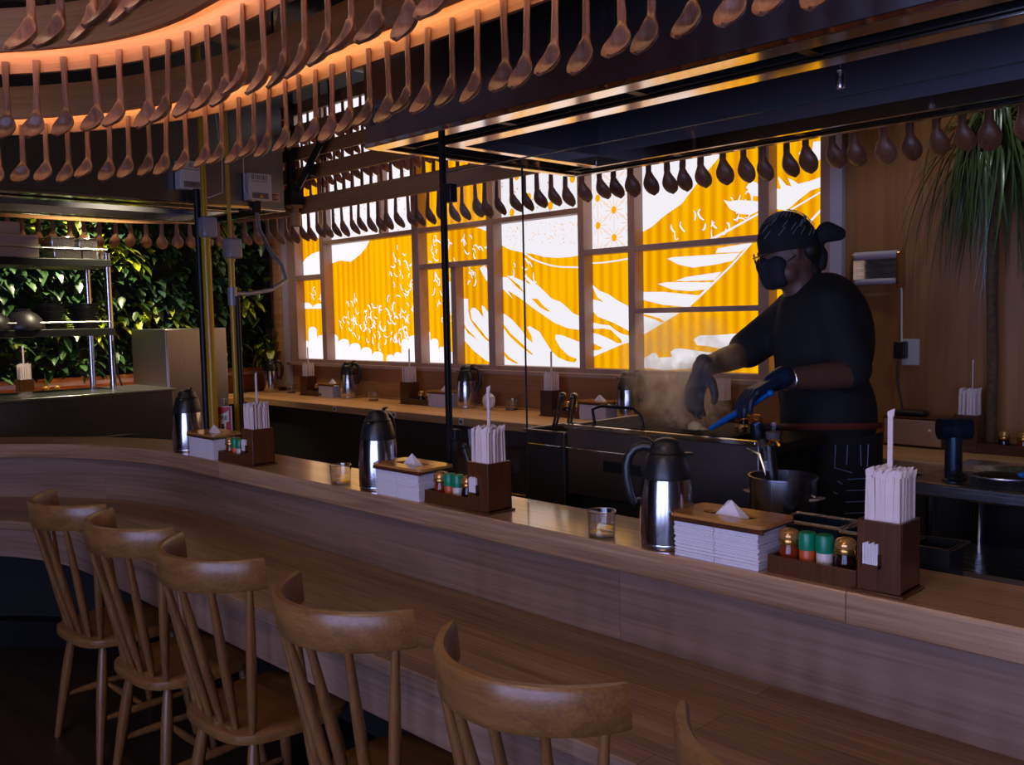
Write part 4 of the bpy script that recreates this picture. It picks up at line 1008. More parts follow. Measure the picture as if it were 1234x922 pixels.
# ribbed char grate lying on the hot plate
t = thing('char_grate', 'charred ribbed iron grate on the griddle, left of the chef', 'grate', (-2.217, 2.54, 1.1785))
b = MB()
for k in range(14): b.tube([(.0,.02+k*.024,.012),(.62,.02+k*.024,.012)], .008, 6)
for x in (.01,.2,.4,.6): b.box(x,x+.012,.0,.36,.0,.012)
b.build('iron_bars', M['char'], t)
b = MB(); b.tube([(.02,.05,.016),(.01,.05,.07),(.05,.05,.085),(.20,.05,.085),(.235,.05,.06),(.245,.05,.02)], .006, 8); b.build('wire_handle', M['blackmetal'], t)
# steel bin left of the griddle with tongs leaning in it
t = thing('steel_bin', 'tall dark square steel bin left of the griddle behind the screen', 'bin', (-2.468, 2.497, .2)); t.scale = (1.04, 1, .978)
b = MB(); b.box(0,.193,0,.01,.0,.985); b.box(0,.193,.25,.26,0,.985); b.box(0,.01,.01,.25,0,.985); b.box(.183,.193,.01,.25,0,.985); b.box(0,.193,0,.26,0,.01)
b.build('bin_body', M['dark_cab'], t, bevel=.003)
b = MB(); b.box(-.006,.199,-.006,.004,.98,.99); b.box(-.006,.199,.256,.266,.98,.99); b.box(-.006,.004,.004,.256,.98,.99); b.box(.189,.199,.004,.256,.98,.99); b.build('rim', M['hood'], t, bevel=.002)
for (dx, lab) in ((.05, 'long steel tongs leaning out of the steel bin, left one'), (.125, 'long steel tongs leaning out of the steel bin, right one')):
    g = thing('steel_tongs', lab, 'tongs', (-2.468+dx*1.04, 2.56, 1.06), 0, 'tongs in the steel bin')
    for s in (-1, 1):
        b = MB(); b.tube([(0,0,-.2),(.03,s*.006,.08),(.085-.02*(dx > .1),s*.013,.235)], [.006,.008,.007], 6, flat=.4); b.build('tong_arm', M['steel'], g)
    b = MB(); b.ell((.086-.02*(dx > .1),0,.238), (.012,.018,.012), 10, 6); b.build('tong_hinge', M['steel'], g)
# assumed low steel shelf behind the ledge, unseen support for pot and tubs
t = thing('assumed_shelf', 'assumed low steel shelf on the kitchen side of the front ledge', 'shelf', (-1.375, 2.066, .2))
MB().box(0,2.2,0,.285,.735,.75).build('shelf_top', M['hood'], t, bevel=.003)
for x in (.02, 1.1, 2.15):
    for y in (.02,.26): 
        b = MB(); b.tube([(x,y,.0),(x,y,.736)], .012, 8); b.build('leg', M['blackmetal'], t)
pt = thing('stock_pot', 'round steel pot with ladle standing between ledge and griddle', 'pot', (-1.225, 2.10, .951))
pt.location = (-1.238, 2.24, .951)
P = [(.001,0),(.084,0),(.088,.006),(.088,.198),(.0925,.2),(.0925,.205),(.0865,.205),(.0855,.01),(.001,.008)]
b = MB(); b.lathe(P, 36, cap=False); b.build('pot_body', brushed('pot_steel', (.32,.33,.36,1), .25, 'Z'), pt, smooth=40)
b = MB(); b.lathe([(.0845,.165),(.001,.167)], 28, cap=False); b.build('red_sauce', plain('red_broth', srgb(90,24,20), .25), pt)
for s in (-1, 1):
    b = MB(); b.tube([(s*.088,-.02,.15),(s*.108,-.018,.152),(s*.108,.018,.152),(s*.088,.02,.15)], .005, 6); b.build('pot_handle', M['steel'], pt)
ld = thing('ladle', 'dark ladle standing in the steel pot', 'ladle', (-1.265, 2.235, 1.135))
b = MB(); b.tube([(0,0,0),(-.008,.0,.06),(-.012,0,.10)], [.018,.017,.016], 10); b.build('handle', M['black'], ld)
b = MB(); b.tube([(-.012,.0,.10),(-.004,0,.115),(.012,0,.112),(.02,0,.10)], .005, 6); b.build('hook', M['copper'], ld)
b = MB(); b.ell((0,0,-.02), (.03,.03,.022), 12, 6); b.build('bowl', M['steel'], ld)
sp = thing('spatula', 'thin steel spatula handle poking out left of the ladle', 'spatula', (-1.295, 2.25, 1.145))
b = MB(); b.tube([(.01,0,-.02),(-.02,0,.06),(-.06,0,.072)], .004, 6); b.build('handle', M['steel'], sp); b = MB(); b.box(0,.03,-.012,.012,-.06,-.018); b.build('blade', M['steel'], sp)
def pan(name, label, x, y, z, w, d, h, mat, rim=None):
    t = thing(name, label, 'container', (x, y, z))
    b = MB(); b.box(0,w,0,.004,0,h); b.box(0,w,d-.004,d,0,h); b.box(0,.004,.004,d-.004,0,h); b.box(w-.004,w,.004,d-.004,0,h); b.box(0,w,0,d,0,.004); b.build('pan_body', mat, t, smooth=0)
    b = MB(); b.tube([(-.008,-.008,h),(w+.008,-.008,h),(w+.008,d+.008,h),(-.008,d+.008,h)], .005, 6, closed=True); b.build('rolled_rim', rim or M['steel'], t)
    return t
pan('steel_pan', 'rectangular steel food pan behind the caddy, right of the pot', -1.15, 2.078, .951, .145, .085, .125, M['bluenozzle'])
pan('steel_pan', 'second rectangular steel food pan hidden partly by the chopstick box', -.985, 2.078, .951, .12, .085, .12, M['bluenozzle'])
o = MB().box(-.018,.018,-.004,.004,0,.20,0,Matrix.Rotation(.38, 4, 'Y')).build('scraper', M['red'], None, (-.955, 2.12, .957), bevel=.003); tag(o, 'red-brown scraper blade leaning in the steel pan left of the tall chopsticks', 'scraper')
pan('black_tub', 'black plastic tub on the low shelf right of the nearest chopstick box', -.83, 2.078, .951, .085, .085, .115, M['black'], M['black'])
# clear tubs and food beyond the griddle
def tub(label, x, y, z, r, h, mat, cat='tub', content=None):
    t = thing('plastic_tub', label, cat, (x, y, z))
    b = MB(); b.lathe([(.001,0),(r*.86,0),(r,h),(r*1.06,h),(r*1.06,h-.004),(r*.98,h-.005),(r*.84,.003),(.001,.003)], 24, cap=False); b.build('tub_body', mat, t, smooth=40)
    if content: b = MB(); b.lathe([(r*.84,.004),(r*.9,h*.5),(.001,h*.52)], 18); b.build('contents', content, t)
    return t
tub('clear plastic tub standing on the griddle in front of the chef', -1.522, 2.690, 1.1785, .028, .055, M['clearplastic'], content=M['pale_spice'])
tub('dark blue small pot on the griddle left of the clear tub', -1.590, 2.708, 1.1785, .026, .05, M['bluenozzle'])
tub('low copper-toned cup on the griddle below the tongs', -1.647, 2.702, 1.1785, .02, .036, M['copper'])
b = MB(); b.ell((0,0,.022), (.028,.024,.024), 16, 10); b.ell((.032,.0,.014), (.018,.018,.014), 12, 8)
o = b.build('cooking_food', M['dough'], None, (-1.807, 2.668, 1.1785)); tag(o, 'pale piece of food cooking on the griddle under the steam', 'food')
# steel work table at the right
wt = thing('work_table', 'stainless steel work table with undershelf at the right behind the bar', 'work table', (-1.19, 2.93, .2))
b = MB(); b.box(0,2.6,0,.56,.805,.85); b.build('table_top', M['steel'], wt, bevel=.006)
MB().box(.03,2.57,.03,.53,.535,.555).build('undershelf', M['steel'], wt, bevel=.004)
for x in (.06,1.2,2.5):
    for y in (.05,.50): b = MB(); b.tube([(x,y,0),(x,y,.806)], .02, 12); b.build('leg', M['steel_v'], wt)
t = thing('air_nozzle', 'dark blue cylindrical nozzle head on a stout stem standing on the steel table', 'blower', (-1.075, 3.02, 1.05))
b = MB(); b.lathe([(.034,0),(.034,.004),(.026,.008),(.026,.14)], 24); b.build('stem', M['bluenozzle'], t)
b = MB(); b.tube([(-.035,-.03,.165),(.035,.03,.165)], .034, 24); b.build('nozzle_head', M['bluenozzle'], t)
b = MB(); b.tube([(.0352,.0302,.165),(.040,.034,.165)], .031, 24); b.build('nozzle_mouth', M['matte_black'], t)
t = thing('shallow_pan', 'shallow steel pan with dark food on the steel table', 'pan', (-.945, 3.10, 1.05))
b = MB(); b.lathe([(.001,0),(.11,0),(.135,.026),(.14,.026),(.139,.030),(.132,.029),(.108,.004),(.001,.004)], 36, cap=False); b.build('pan_body', M['steel'], t, smooth=50)
b = MB(); b.ell((-.02,.0,.014), (.075,.07,.012), 18, 6); b.build('dark_food', M['char'], t)
b = MB(); b.ell((.06,-.05,.034), (.012,.012,.010), 10, 6); b.build('bright_blue_knob', M['blue'], t)
t = MB(); r = random.Random(4)
for k in range(26):
    c = Vector((r.uniform(-.03,.03), r.uniform(-.02,.02), r.uniform(.010,.028))); R = r.uniform(.010,.018); a = r.uniform(0, PI); 
    t.tube([c+Vector((R*math.cos(q*PI/5)*math.cos(a), R*math.cos(q*PI/5)*math.sin(a), R*.55*math.sin(q*PI/5))) for q in range(10)], .0016, 4, closed=True)
o = t.build('wire_scourer', M['blackmetal'], None, (-1.03, 2.99, 1.05)); tag(o, 'dark coiled wire scourer lying on the steel table by the pan', 'scourer')
# ------------------------------------------------------------------ fixtures on the right wall
t = thing('wall_lamp', 'rounded silver and clear insect lamp fixture on the right wall with a cord below', 'wall lamp', (-1.87, 3.985, 1.69))
pr = [(.02*math.cos(a)+cx_, .03*math.sin(a)+cz_) for cx_, cz_, a0 in ((.05,.13,0),(.02,.13,90),(.02,.03,180),(.05,.03,270)) for a in [math.radians(a0+k*22.5) for k in range(5)]]
b = MB(); RZ = Matrix(((0,0,1,0),(1,0,0,0),(0,1,0,0),(0,0,0,1)))
b.prism(pr, 0, .012, RZ); b.build('end_plate', M['copper'], t)
b = MB(); b.prism([(p[0], p[1]) for p in pr], .203, .215, RZ); b.build('end_plate', M['copper'], t)
b = MB(); b.tube([(.01,.022,.145),(.205,.022,.145)], .018, 14); b.build('top_tube', M['trim_pale'], t)
b = MB(); b.tube([(.01,.03,.03),(.205,.03,.03)], .014, 14); b.build('bottom_tube', M['trim_pale'], t)
MB().box(.012,.203,.055,.062,.02,.14).build('back_plate', M['steel'], t, smooth=0)
b = MB(); b.tube([(.205,.045,.03),(.21,.045,-.02),(.21,.05,-.26)], .004, 6); b.build('power_cord', M['white'], t)
t = thing('wall_outlet', 'white wall outlet with a black plug below the wall lamp', 'outlet', (-1.665, 4.048, 1.35))
MB().box(-.0,.075,.0,.012,0,.115).build('cover_plate', M['white_box'], t, bevel=.003); MB().box(-.02,.03,-.045,.0,.03,.105).build('plug', M['black'], t, bevel=.006)
b = MB(); b.tube([(.0,-.03,.03),(-.005,-.03,-.06),(.012,-.025,-.16),(.03,-.02,-.32)], .004, 6); b.build('plug_cord', M['black'], t)
# ------------------------------------------------------------------ left kitchen
lp = thing('steel_cooker', 'low brushed steel cooker with a dark slot, behind the bend of the bar', 'cooker', (-5.52, 1.26, .2))
MB().box(-.55,0,0,1.22,0,.985).build('body', brushed('cooker_steel', (.20,.20,.21,1), .3, 'Y'), lp, bevel=.004)
MB().box(-.57,.02,-.01,1.23,.985,1.0).build('top_plate', M['hood'], lp, bevel=.003)
MB().box(0,.006,.02,1.05,.67,.735).build('slot', M['matte_black'], lp, smooth=0)
MB().box(.004,.03,.10,.95,.725,.745).build('handle_bar', M['blackmetal'], lp, bevel=.004)
fr = thing('steel_cabinet', 'tall brown-reflecting steel cabinet behind the yellow pipes', 'cabinet', (-5.62, 2.49, .2))
MB().box(-.52,0,0,.41,0,1.365).build('carcass', brushed('cabinet_steel', (.36,.33,.32,1), .32, 'Z'), fr, bevel=.004)
MB().box(.0,.012,.005,.405,.02,1.36).build('door', brushed('cabinet_door_steel', (.40,.35,.32,1), .3, 'Z'), fr, bevel=.003)
MB().box(.012,.03,.36,.38,.55,.9).build('door_handle', M['hood'], fr, bevel=.003)
sign = thing('fire_sign', 'red and white FIRE sign beside the yellow pipe', 'sign', (-4.639, 2.301, 1.004), .785)
MB().box(0,.10,0,.004,0,.145).build('plate', M['white'], sign, smooth=0)
MB().box(.005,.095,-.001,.0,.005,.14).build('red_field', M['red'], sign, smooth=0)
b = MB(); b.prism([(.012,.115),(.03,.098),(.05,.105),(.068,.112),(.084,.122),(.084,.062),(.066,.056),(.066,.01),(.034,.01),(.034,.056),(.012,.062)], .001, .002, Matrix(((1,0,0,0),(0,0,-1,0),(0,1,0,0),(0,0,0,1)))); b.build('white_flame', M['white'], sign, smooth=0)
def text(s, size, parent, loc, rx, mat, name):
    cu = bpy.data.curves.new(name, 'FONT'); cu.body = s; cu.size = size; cu.align_x = 'CENTER'; cu.extrude = .0003; cu.offset = size*.02
    o = bpy.data.objects.new(name, cu); COL.objects.link(o)
    dg = bpy.context.evaluated_depsgraph_get(); me = bpy.data.meshes.new_from_object(o.evaluated_get(dg)); bpy.data.objects.remove(o)
    me.materials.clear(); me.materials.append(mat)
    o = bpy.data.objects.new(name, me); COL.objects.link(o); o.parent = parent; o.location = loc; o.rotation_euler = rx; return o
text('FIRE', .030, sign, (.049, -.0024, .072), (PI/2, 0, 0), M['darktext'], 'lettering')
b = MB(); b.prism([(.044,.05),(.056,.05),(.056,.03),(.062,.03),(.050,.016),(.038,.03),(.044,.03)], .002, .003, Matrix(((1,0,0,0),(0,0,-1,0),(0,1,0,0),(0,0,0,1)))); b.build('arrow', M['darktext'], sign, smooth=0)
# yellow pipes with junction boxes
def pipe(label, x, y, r, zb, boxz, conn):
    t = thing('yellow_pipe', label, 'pipe', (x, y, .2))
    b = MB(); b.tube([(0,0,0),(0,0,zb-.2)], r, 16); b.build('pipe_shaft', M['yellow'], t)
    b = MB(); b.tube([(0,0,boxz+.05-.2),(0,0,CEIL-.2)], r*.62, 14); b.build('upper_pipe', M['yellow'], t)
    b = MB(); b.box(-.045,.045,-.03,.05,boxz-.055-.2,boxz+.055-.2); b.build('junction_box', M['greybox'], t, bevel=.012)
    b = MB(); b.box(.0,.05,-.034,-.03,boxz-.03-.2,boxz+.03-.2); b.build('box_cover', M['greybox'], t, bevel=.004)
    b = MB(); b.lathe([(r*1.35,zb-.2),(r*1.35,zb+.03-.2)], 14); b.build('collar', M['yellow'], t)
    d_ = -1 if not conn else 1
    b = MB(); b.tube([(d_*r*1.25,d_*r*1.0,0),(d_*r*1.25,d_*r*1.0,(conn or boxz+.2)-.2)], r*.75, 12); b.build('black_conduit', M['blackmetal'], t)
    if conn:
        b = MB(); b.tube([(.0,0,conn-.05-.2),(.0,0,conn+.05-.2)], r*1.5, 12); b.build('connector', M['greybox'], t)
    return t
pipe('thicker yellow pipe with grey junction box, left of the pair', -4.585, 2.275, .024, 2.06, 2.10, None)
pipe('thinner yellow pipe with grey junction box and connector, right of the pair', -4.645, 2.445, .017, 1.93, 2.0, 1.74)
b = MB(); b.tube([(-4.985,2.80,2.31),(-4.96,2.80,2.15),(-4.90,2.83,2.02),(-4.82,2.86,1.93),(-4.74,2.84,1.84),(-4.70,2.72,1.78),(-4.68,2.56,1.755),(-4.645,2.465,1.755)], .012, 10)
o = b.build('flexible_conduit', M['greybox']); tag(o, 'grey flexible conduit looping from the hood box to the thinner pipe', 'conduit')
b = MB(); b.tube([(-4.99,2.41,2.345),(-4.9,2.46,2.30),(-4.85,2.52,2.33),(-4.86,2.53,2.5),(-4.88,2.50,2.9)], .003, 6)
o = b.build('thin_cable', M['white_box']); tag(o, 'thin pale cable hanging from the left control box up past the pipe', 'cable')
b = MB(); b.tube([(-4.985,2.82,2.32),(-4.95,2.76,2.31),(-4.93,2.70,2.36),(-4.93,2.70,2.6),(-4.95,2.68,2.95)], .003, 6)
o = b.build('thin_cable', M['white_box']); tag(o, 'thin pale cable curling up beside the right control box', 'cable')
# rack
rk = thing('shelf_rack', 'steel post shelf rack with two dark shelves in front of the green wall', 'shelf rack', (-6.15, .55, 1.2))
for y in (0, 1.68):
    for x in (0, .34): b = MB(); b.tube([(x,y,0),(x,y,.84 if y else .84)], .019, 12); b.build('post', M['steel_v'], rk)
for z in (.335, .755):
    MB().box(-.02,.36,-.02,1.70,z,z+.045).build('shelf_board', M['blackmetal'], rk, bevel=.004)
b = MB(); [b.tube([(.355,0,z),(.355,1.68,z)], .004, 6) for z in (.42,.86)]; b.build('front_wire', M['steel'], rk)
b = MB(); b.tube([(.36,1.68,.30),(.385,1.69,.1),(.37,1.72,.02)], .006, 6); b.build('cable', M['black'], rk)
ZS1, ZS2 = 1.2+.38, 1.2+.80
def lathe_thing(name, label, cat, loc, prof, mat, n=24, group=None, part='body', s=1):
    t = thing(name, label, cat, loc, 0, group); b = MB(); b.lathe([(r*s, h*s) for r, h in prof], n, cap=False); b.build(part, mat, t, smooth=50); return t
for k, (y, w) in enumerate(((1.60,''),(1.775,''))):
    lab = 'upturned dark bowl on the lower rack shelf, %s' % ('cut by the left edge' if k == 0 else 'beside the black dishes')
    t = thing('upturned_bowl', lab, 'bowl', (-5.80-.08, y-.02, ZS1), 0, 'bowls on the rack')
    b = MB(); b.lathe([(.112,0),(.116,.006),(.113,.03),(.098,.065),(.070,.094),(.045,.108),(.001,.110)], 32, cap=False); b.build('bowl_body', M['bowl'], t, smooth=50)
    b = MB(); b.lathe([(.042,.104),(.046,.122),(.040,.123),(.036,.108)], 24, cap=False); b.build('foot_ring', M['bowl'], t)
for k, (y, lab) in enumerate(((1.925,'left stack'),(2.125,'right stack'))):
    for j in range(13):
        b = MB(); b.lathe([(.001,0),(.05,0),(.088,.004),(.092,.011),(.087,.012),(.05,.006),(.001,.006)], 24, cap=False)
        o = b.build('black_dish', M['black'], None, (-5.955, y, ZS1+j*.0118)); tag(o, 'black dish in the %s on the lower rack shelf, %s from the bottom' % (lab, ordinal(j+1)), 'dish', 'stacked black dishes')
# upper shelf: crate, containers, steel pans
t = thing('plastic_crate', 'pale plastic crate on the top rack shelf at the left edge', 'crate', (-6.05, 1.38, ZS2))
b = MB(); b.box(0,.24,0,.46,0,.006); b.box(0,.24,0,.006,0,.13); b.box(0,.24,.454,.46,0,.13); b.box(0,.006,.006,.454,0,.13); b.box(.234,.24,.006,.454,0,.13); b.build('crate_walls', M['crate'], t, bevel=.002)
b = MB(); b.box(-.006,.246,-.006,.0,.06,.075); b.box(.24,.246,0,.46,.06,.075); b.box(.24,.246,0,.46,.122,.132); b.build('crate_ribs', M['terra'], t, smooth=0)
o = MB().box(0,.16,0,.26,0,.075).build('beige_carton', M['terra'], None, (-6.02, 1.50, ZS2+.135), bevel=.003); tag(o, 'plain beige carton standing in the pale crate on the top shelf', 'carton')
def gastro(label, y, z, w, h):
    t = thing('steel_container', label, 'container', (-6.0, y, z), 0, 'steel containers on the top shelf')
    MB().box(0,.2,0,w,0,h).build('container_body', M['steel'], t, bevel=.006); b = MB(); b.box(-.006,.206,-.006,w+.006,h-.004,h+.004); b.build('rim', M['hood_rim'], t, bevel=.002); return t
gastro('low steel container on the top rack shelf right of the crate', 1.92, ZS2, .17, .06)
gastro('steel container stacked on the low steel container', 1.91, ZS2+.066, .13, .06)
gastro('small steel container stacked on the black tray', 2.065, ZS2+.066, .11, .055)
gastro('dark flat steel tray under the small container', 2.07, ZS2, .10, .06)
for k in range(2):
    lathe_thing('steel_bowl', '%s small steel bowl at the right end of the top rack shelf' % ('lower' if k == 0 else 'upper nested'), 'bowl', (-5.90, 2.19, ZS2+k*.03), [(.001,0),(.045,0),(.06,.035),(.064,.05),(.068,.05),(.066,.046),(.058,.03),(.043,.004),(.001,.003)], M['copper' if k else 'steel'], 24, 'nested steel bowls')
# ------------------------------------------------------------------ green wall
bw = struct(MB().box(-7.04,-7.0,-2.4,3.96,1.225,2.9).build('wall_planting', M['soil'], smooth=0))
def leaf(b, p, s, yaw, pitch, bend, wd=.5):
    """pointed leaf with a folded midrib; grows out of the wall towards +X"""
    d = Vector((math.cos(pitch)*math.cos(yaw), math.cos(pitch)*math.sin(yaw), math.sin(pitch)))
    side = d.cross(Vector((0,0,1))); side = side.normalized() if side.length > .1 else Vector((0,1,0)); up = side.cross(d)
    q = [Vector(p)]; w = [.06, .85, 1, .62, .0]; tt = [0, .25, .5, .78, 1]
    mid = [Vector(p)+d*s*t-Vector((0,0,1))*bend*s*t*t for t in tt]
    vs = [mid[0]]; 
    for i in range(1, 4): vs += [mid[i]+side*s*wd*.5*w[i]+up*.06*s, mid[i], mid[i]-side*s*wd*.5*w[i]+up*.06*s]
    vs.append(mid[4])
    b.add(vs, [(0,1,2),(0,2,3),(1,4,5,2),(2,5,6,3),(4,7,8,5),(5,8,9,6),(7,10,8),(8,10,9)])
def foliage(name, label, mat, spots, n, smin, smax, wd, droop=.5, seed=1):
    r = random.Random(seed); b = MB()
    for (y, z, ry, rz_, w) in spots:
        for _ in range(int(n*w)):
            a = r.uniform(0, 2*PI); q = math.sqrt(r.random())
            py, pz = y+ry*q*math.cos(a), z+rz_*q*math.sin(a)
            if pz < 1.25 or pz > 2.86: continue
            leaf(b, (-6.985+r.uniform(.005, .13), py, pz), r.uniform(smin, smax), r.uniform(-1.15, 1.15), r.uniform(-.9, .7), r.uniform(.1, droop), wd*r.uniform(.8, 1.2))
    o = b.build(name, mat, None, smooth=60); tag(o, label, 'plants', None, 'stuff'); return o
r_ = random.Random(11)
foliage('wall_foliage', 'dense dark green foliage covering the whole left plant wall', M['leaf_dark'], [(y/10, z/10, .13, .12, 1) for y in range(6, 40, 2) for z in range(13, 29, 2)], 22, .06, .12, .55, .6, 1)
foliage('wall_foliage', 'cool blue-green leaf clumps scattered over the plant wall', M['leaf_cool'], [(r_.uniform(.8,3.8), r_.uniform(1.35,2.6), r_.uniform(.1,.2), r_.uniform(.08,.16), 1) for _ in range(26)], 26, .06, .11, .6, .7, 2)
foliage('wall_foliage', 'bright lime-yellow leaf clumps on the plant wall', M['leaf_bright'], [(2.75,2.12,.22,.09,1.2),(2.55,2.2,.15,.07,.8),(2.45,1.62,.28,.10,1.3),(3.05,1.66,.22,.14,1.5),(3.25,1.5,.10,.10,.5),(2.2,2.3,.2,.08,.7),(3.75,1.75,.10,.10,.8),(3.9,1.38,.05,.10,.9),(1.75,1.36,.06,.05,.2)], 44, .07, .13, .5, .5, 3)
foliage('wall_foliage', 'olive and rust toned leaf clumps on the plant wall', M['leaf_olive'], [(r_.uniform(.9,3.8), r_.uniform(1.3,2.6), .12, .12, 1) for _ in range(16)], 20, .06, .12, .45, .9, 4)
# tall strap-leaf plant at the right wall
pl = thing('palm_plant', 'tall slim-trunked plant with drooping strap leaves at the right wall', 'plant', (-1.27, 3.965, 1.03))
r = random.Random(9)
b = MB(); b.tube([(0,0,0),(.004,0,.3),(-.004,0,.62),(.0,0,1.0),(.003,0,1.26)], [.022,.02,.02,.022,.026], 12); b.build('trunk', M['bark'], pl, smooth=60)
b = MB()
for k in range(230):
    a = r.uniform(0, 2*PI); out = r.uniform(.10, .36); rise = r.uniform(.02, .20); ln = r.uniform(.30, .70); sway = r.uniform(-1.2, 1.2); z0 = 1.18+r.uniform(-.06, .10)
    pts = []
    for i in range(10):
        t = i/9
        rr_ = out*(1-(1-t)**1.9)*(1+.22*sway*max(0, t-.5)); z = z0+rise*math.sin(min(1, t*2.6)*PI/2)-ln*max(0, t-.2)**1.35*1.25
        pts.append(Vector((rr_*math.cos(a), max(-.6, rr_*math.sin(a)) if rr_*math.sin(a) < .06 else .06, z)))
    tw = r.uniform(-.16, .16)
    pts = [p+Vector((-math.sin(a), math.cos(a) if math.sin(a) < 0 else 0, 0))*tw*max(0, i/9-.3)**2 for i, p in enumerate(pts)]
    side = Vector((-math.sin(a), math.cos(a), 0)); wv = r.uniform(.0035, .0065)
    vs = []
    for i, p in enumerate(pts):
        w = wv*(.6+.4*math.sin(min(1, i/3)*PI/2))*(1-(i/9)**3*.9); vs += [p-side*w, p+Vector((0,0,-.002)), p+side*w]
    b.add(vs, [(3*i+j, 3*i+j+1, 3*i+3+j+1, 3*i+3+j) for i in range(9) for j in (0, 1)])
o = b.build('strap_leaves', M['strap_leaf'], pl, smooth=60); o['kind'] = 'stuff'

# ------------------------------------------------------------------ the chef
def skin_body(chains, voxel, name, mat, parent, smooth_it=6, extra=None):
    """tapered limb chains fused into one continuous surface"""
    b = MB()
    for ch in chains:
        for i in range(len(ch)-1):
            (p, r0), (q, r1) = ch[i], ch[i+1]
            p, q = Vector(p), Vector(q); n = max(2, int((q-p).length/(min(r0, r1)*.5)))
            for k in range(n+1):
                t = k/n; c = p.lerp(q, t); r = r0+(r1-r0)*t
                b.ell(c, (r, r, r), 12, 8)
    for e in (extra or []):
        c, rad, M_ = e; b.ell(c, rad, 20, 14, M_)
    o = b.build(name, mat, None, smooth=180)
    m = o.modifiers.new('r', 'REMESH'); m.mode = 'VOXEL'; m.voxel_size = voxel; m.use_smooth_shade = True
    s = o.modifiers.new('s', 'SMOOTH'); s.factor = .5; s.iterations = smooth_it
    dg = bpy.context.evaluated_depsgraph_get(); me = bpy.data.meshes.new_from_object(o.evaluated_get(dg))
    bpy.data.objects.remove(o)
    me.materials.clear(); me.materials.append(mat)
    for p in me.polygons: p.use_smooth = True
    o = bpy.data.objects.new(name, me); COL.objects.link(o); o.parent = parent
    if parent is not None: o.location = -Vector(parent.location)
    return o
V = Vector
Fw = V((-.74, -.67, 0)).normalized(); Lf = V((-Fw.y, Fw.x, 0)); Up = V((0, 0, 1))     # facing and left-hand side
# joints
hipC, waist, chest, neckB = V((-1.385,2.80,1.10)), V((-1.395,2.79,1.26)), V((-1.415,2.785,1.50)), V((-1.45,2.77,1.625))
head = V((-1.487,2.725,1.795))
shL, elL, wrL = V((-1.330,2.70,1.608)), V((-1.252,2.672,1.405)), V((-1.330,2.372,1.402))
shR, elR, wrR = V((-1.555,2.885,1.585)), V((-1.645,2.690,1.455)), V((-1.618,2.425,1.428))
hipL, knL, anL = V((-1.33,2.74,1.06)), V((-1.335,2.73,.74)), V((-1.33,2.76,.445))
hipR, knR, anR = V((-1.45,2.86,1.06)), V((-1.465,2.86,.74)), V((-1.46,2.90,.445))
chef = thing('person', 'chef in black shirt, bandana and mask cooking at the griddle, blue tongs in gloved hand', 'person', (-1.40, 2.80, .2))
def hand(wr, d, nrm, thumb_side, curl, grow=0.0):
    """palm plus five separate bent fingers; d = direction of the hand, nrm = back of the hand, side = towards the thumb"""
    d = d.normalized(); nrm = (nrm-d*nrm.dot(d)).normalized(); side = d.cross(nrm)*thumb_side
    ch = [[(wr-d*.02, .024+grow), (wr+d*.015, .026+grow)]]
    pal0, pal1 = wr+d*.02, wr+d*.085
    for k in range(4):
        off = side*(.030-.020*k)
        ch.append([(pal0+off*.7, .0135+grow), (pal1+off, .0125+grow)])
        ln = (.074,.082,.076,.060)[k]; p = pal1+off; dd = d.copy(); r = .0095+grow
        c = []
        c.append((p, r+.001))
        for j, fr in enumerate((.45,.32,.23)):
            a = curl*(.6+.25*j+.05*k)
            dd = (dd*math.cos(a)-nrm*math.sin(a)).normalized(); n2 = nrm
            nrm2 = dd.cross(side*thumb_side); p = p+dd*ln*fr; r -= .0011; c.append((p, r))
        ch.append(c)
    t0 = wr+d*.03+side*.028; t1 = t0+d*.022+side*.026-nrm*.012; t2 = t1+d*.030+side*.006-nrm*.016; t3 = t2+d*.022-nrm*.010-side*.004
    ch.append([(wr+d*.018+side*.012, .015+grow), (t0, .0135+grow), (t1, .0115+grow), (t2, .0105+grow), (t3, .009+grow)])
    return ch
dL = V((-.44,-.80,-.38)); dR = V((.02,-.50,-.86))
hL = hand(wrL, dL, V((-.25,-.25,1)), 1, .55); hR = hand(wrR, dR, V((-.25,-.85,.45)), -1, .42)
tilt = Matrix.Rotation(math.atan2(Fw.y, Fw.x), 4, 'Z') @ Matrix.Rotation(.22, 4, 'Y')     # local X = facing, nodding down
def H(x, y, z): return head+(tilt @ V((x, y, z)))*.88
body_ch = [
    [(hipC, .10), (waist, .10), (chest, .11), (neckB-Up*.03, .08)], [(neckB-Up*.02, .062), (neckB+(head-neckB)*.55, .055)],
    [(shR+(shL-shR)*.15, .075), (shL+(shR-shL)*.15, .075)],
    [(shL, .062), (elL, .046), (elL+(wrL-elL)*.35, .043), (wrL, .027)], [(shR, .062), (elR, .046), (elR+(wrR-elR)*.35, .043), (wrR, .027)],
    [(hipL, .095), (knL, .062), (anL, .042), (anL+Fw*.11-Up*.02, .036)], [(hipR, .095), (knR, .062), (anR, .042), (anR+Fw*.11-Up*.02, .036)],
    [(H(.086,0,-.005), .013), (H(.112,0,-.042), .015)], [(H(.085,0,-.040), .030), (H(.078,0,-.098), .026)], [(H(.03,.045,-.08), .035), (H(.075,.0,-.105), .026), (H(.03,-.045,-.08), .035)],
    [(H(.088,-.03,.006), .012), (H(.088,.03,.006), .012)], [(H(-.005,.078,.01), .014), (H(-.008,.080,-.03), .011)], [(H(-.005,-.078,.01), .014), (H(-.008,-.080,-.03), .011)],
]+hL+hR
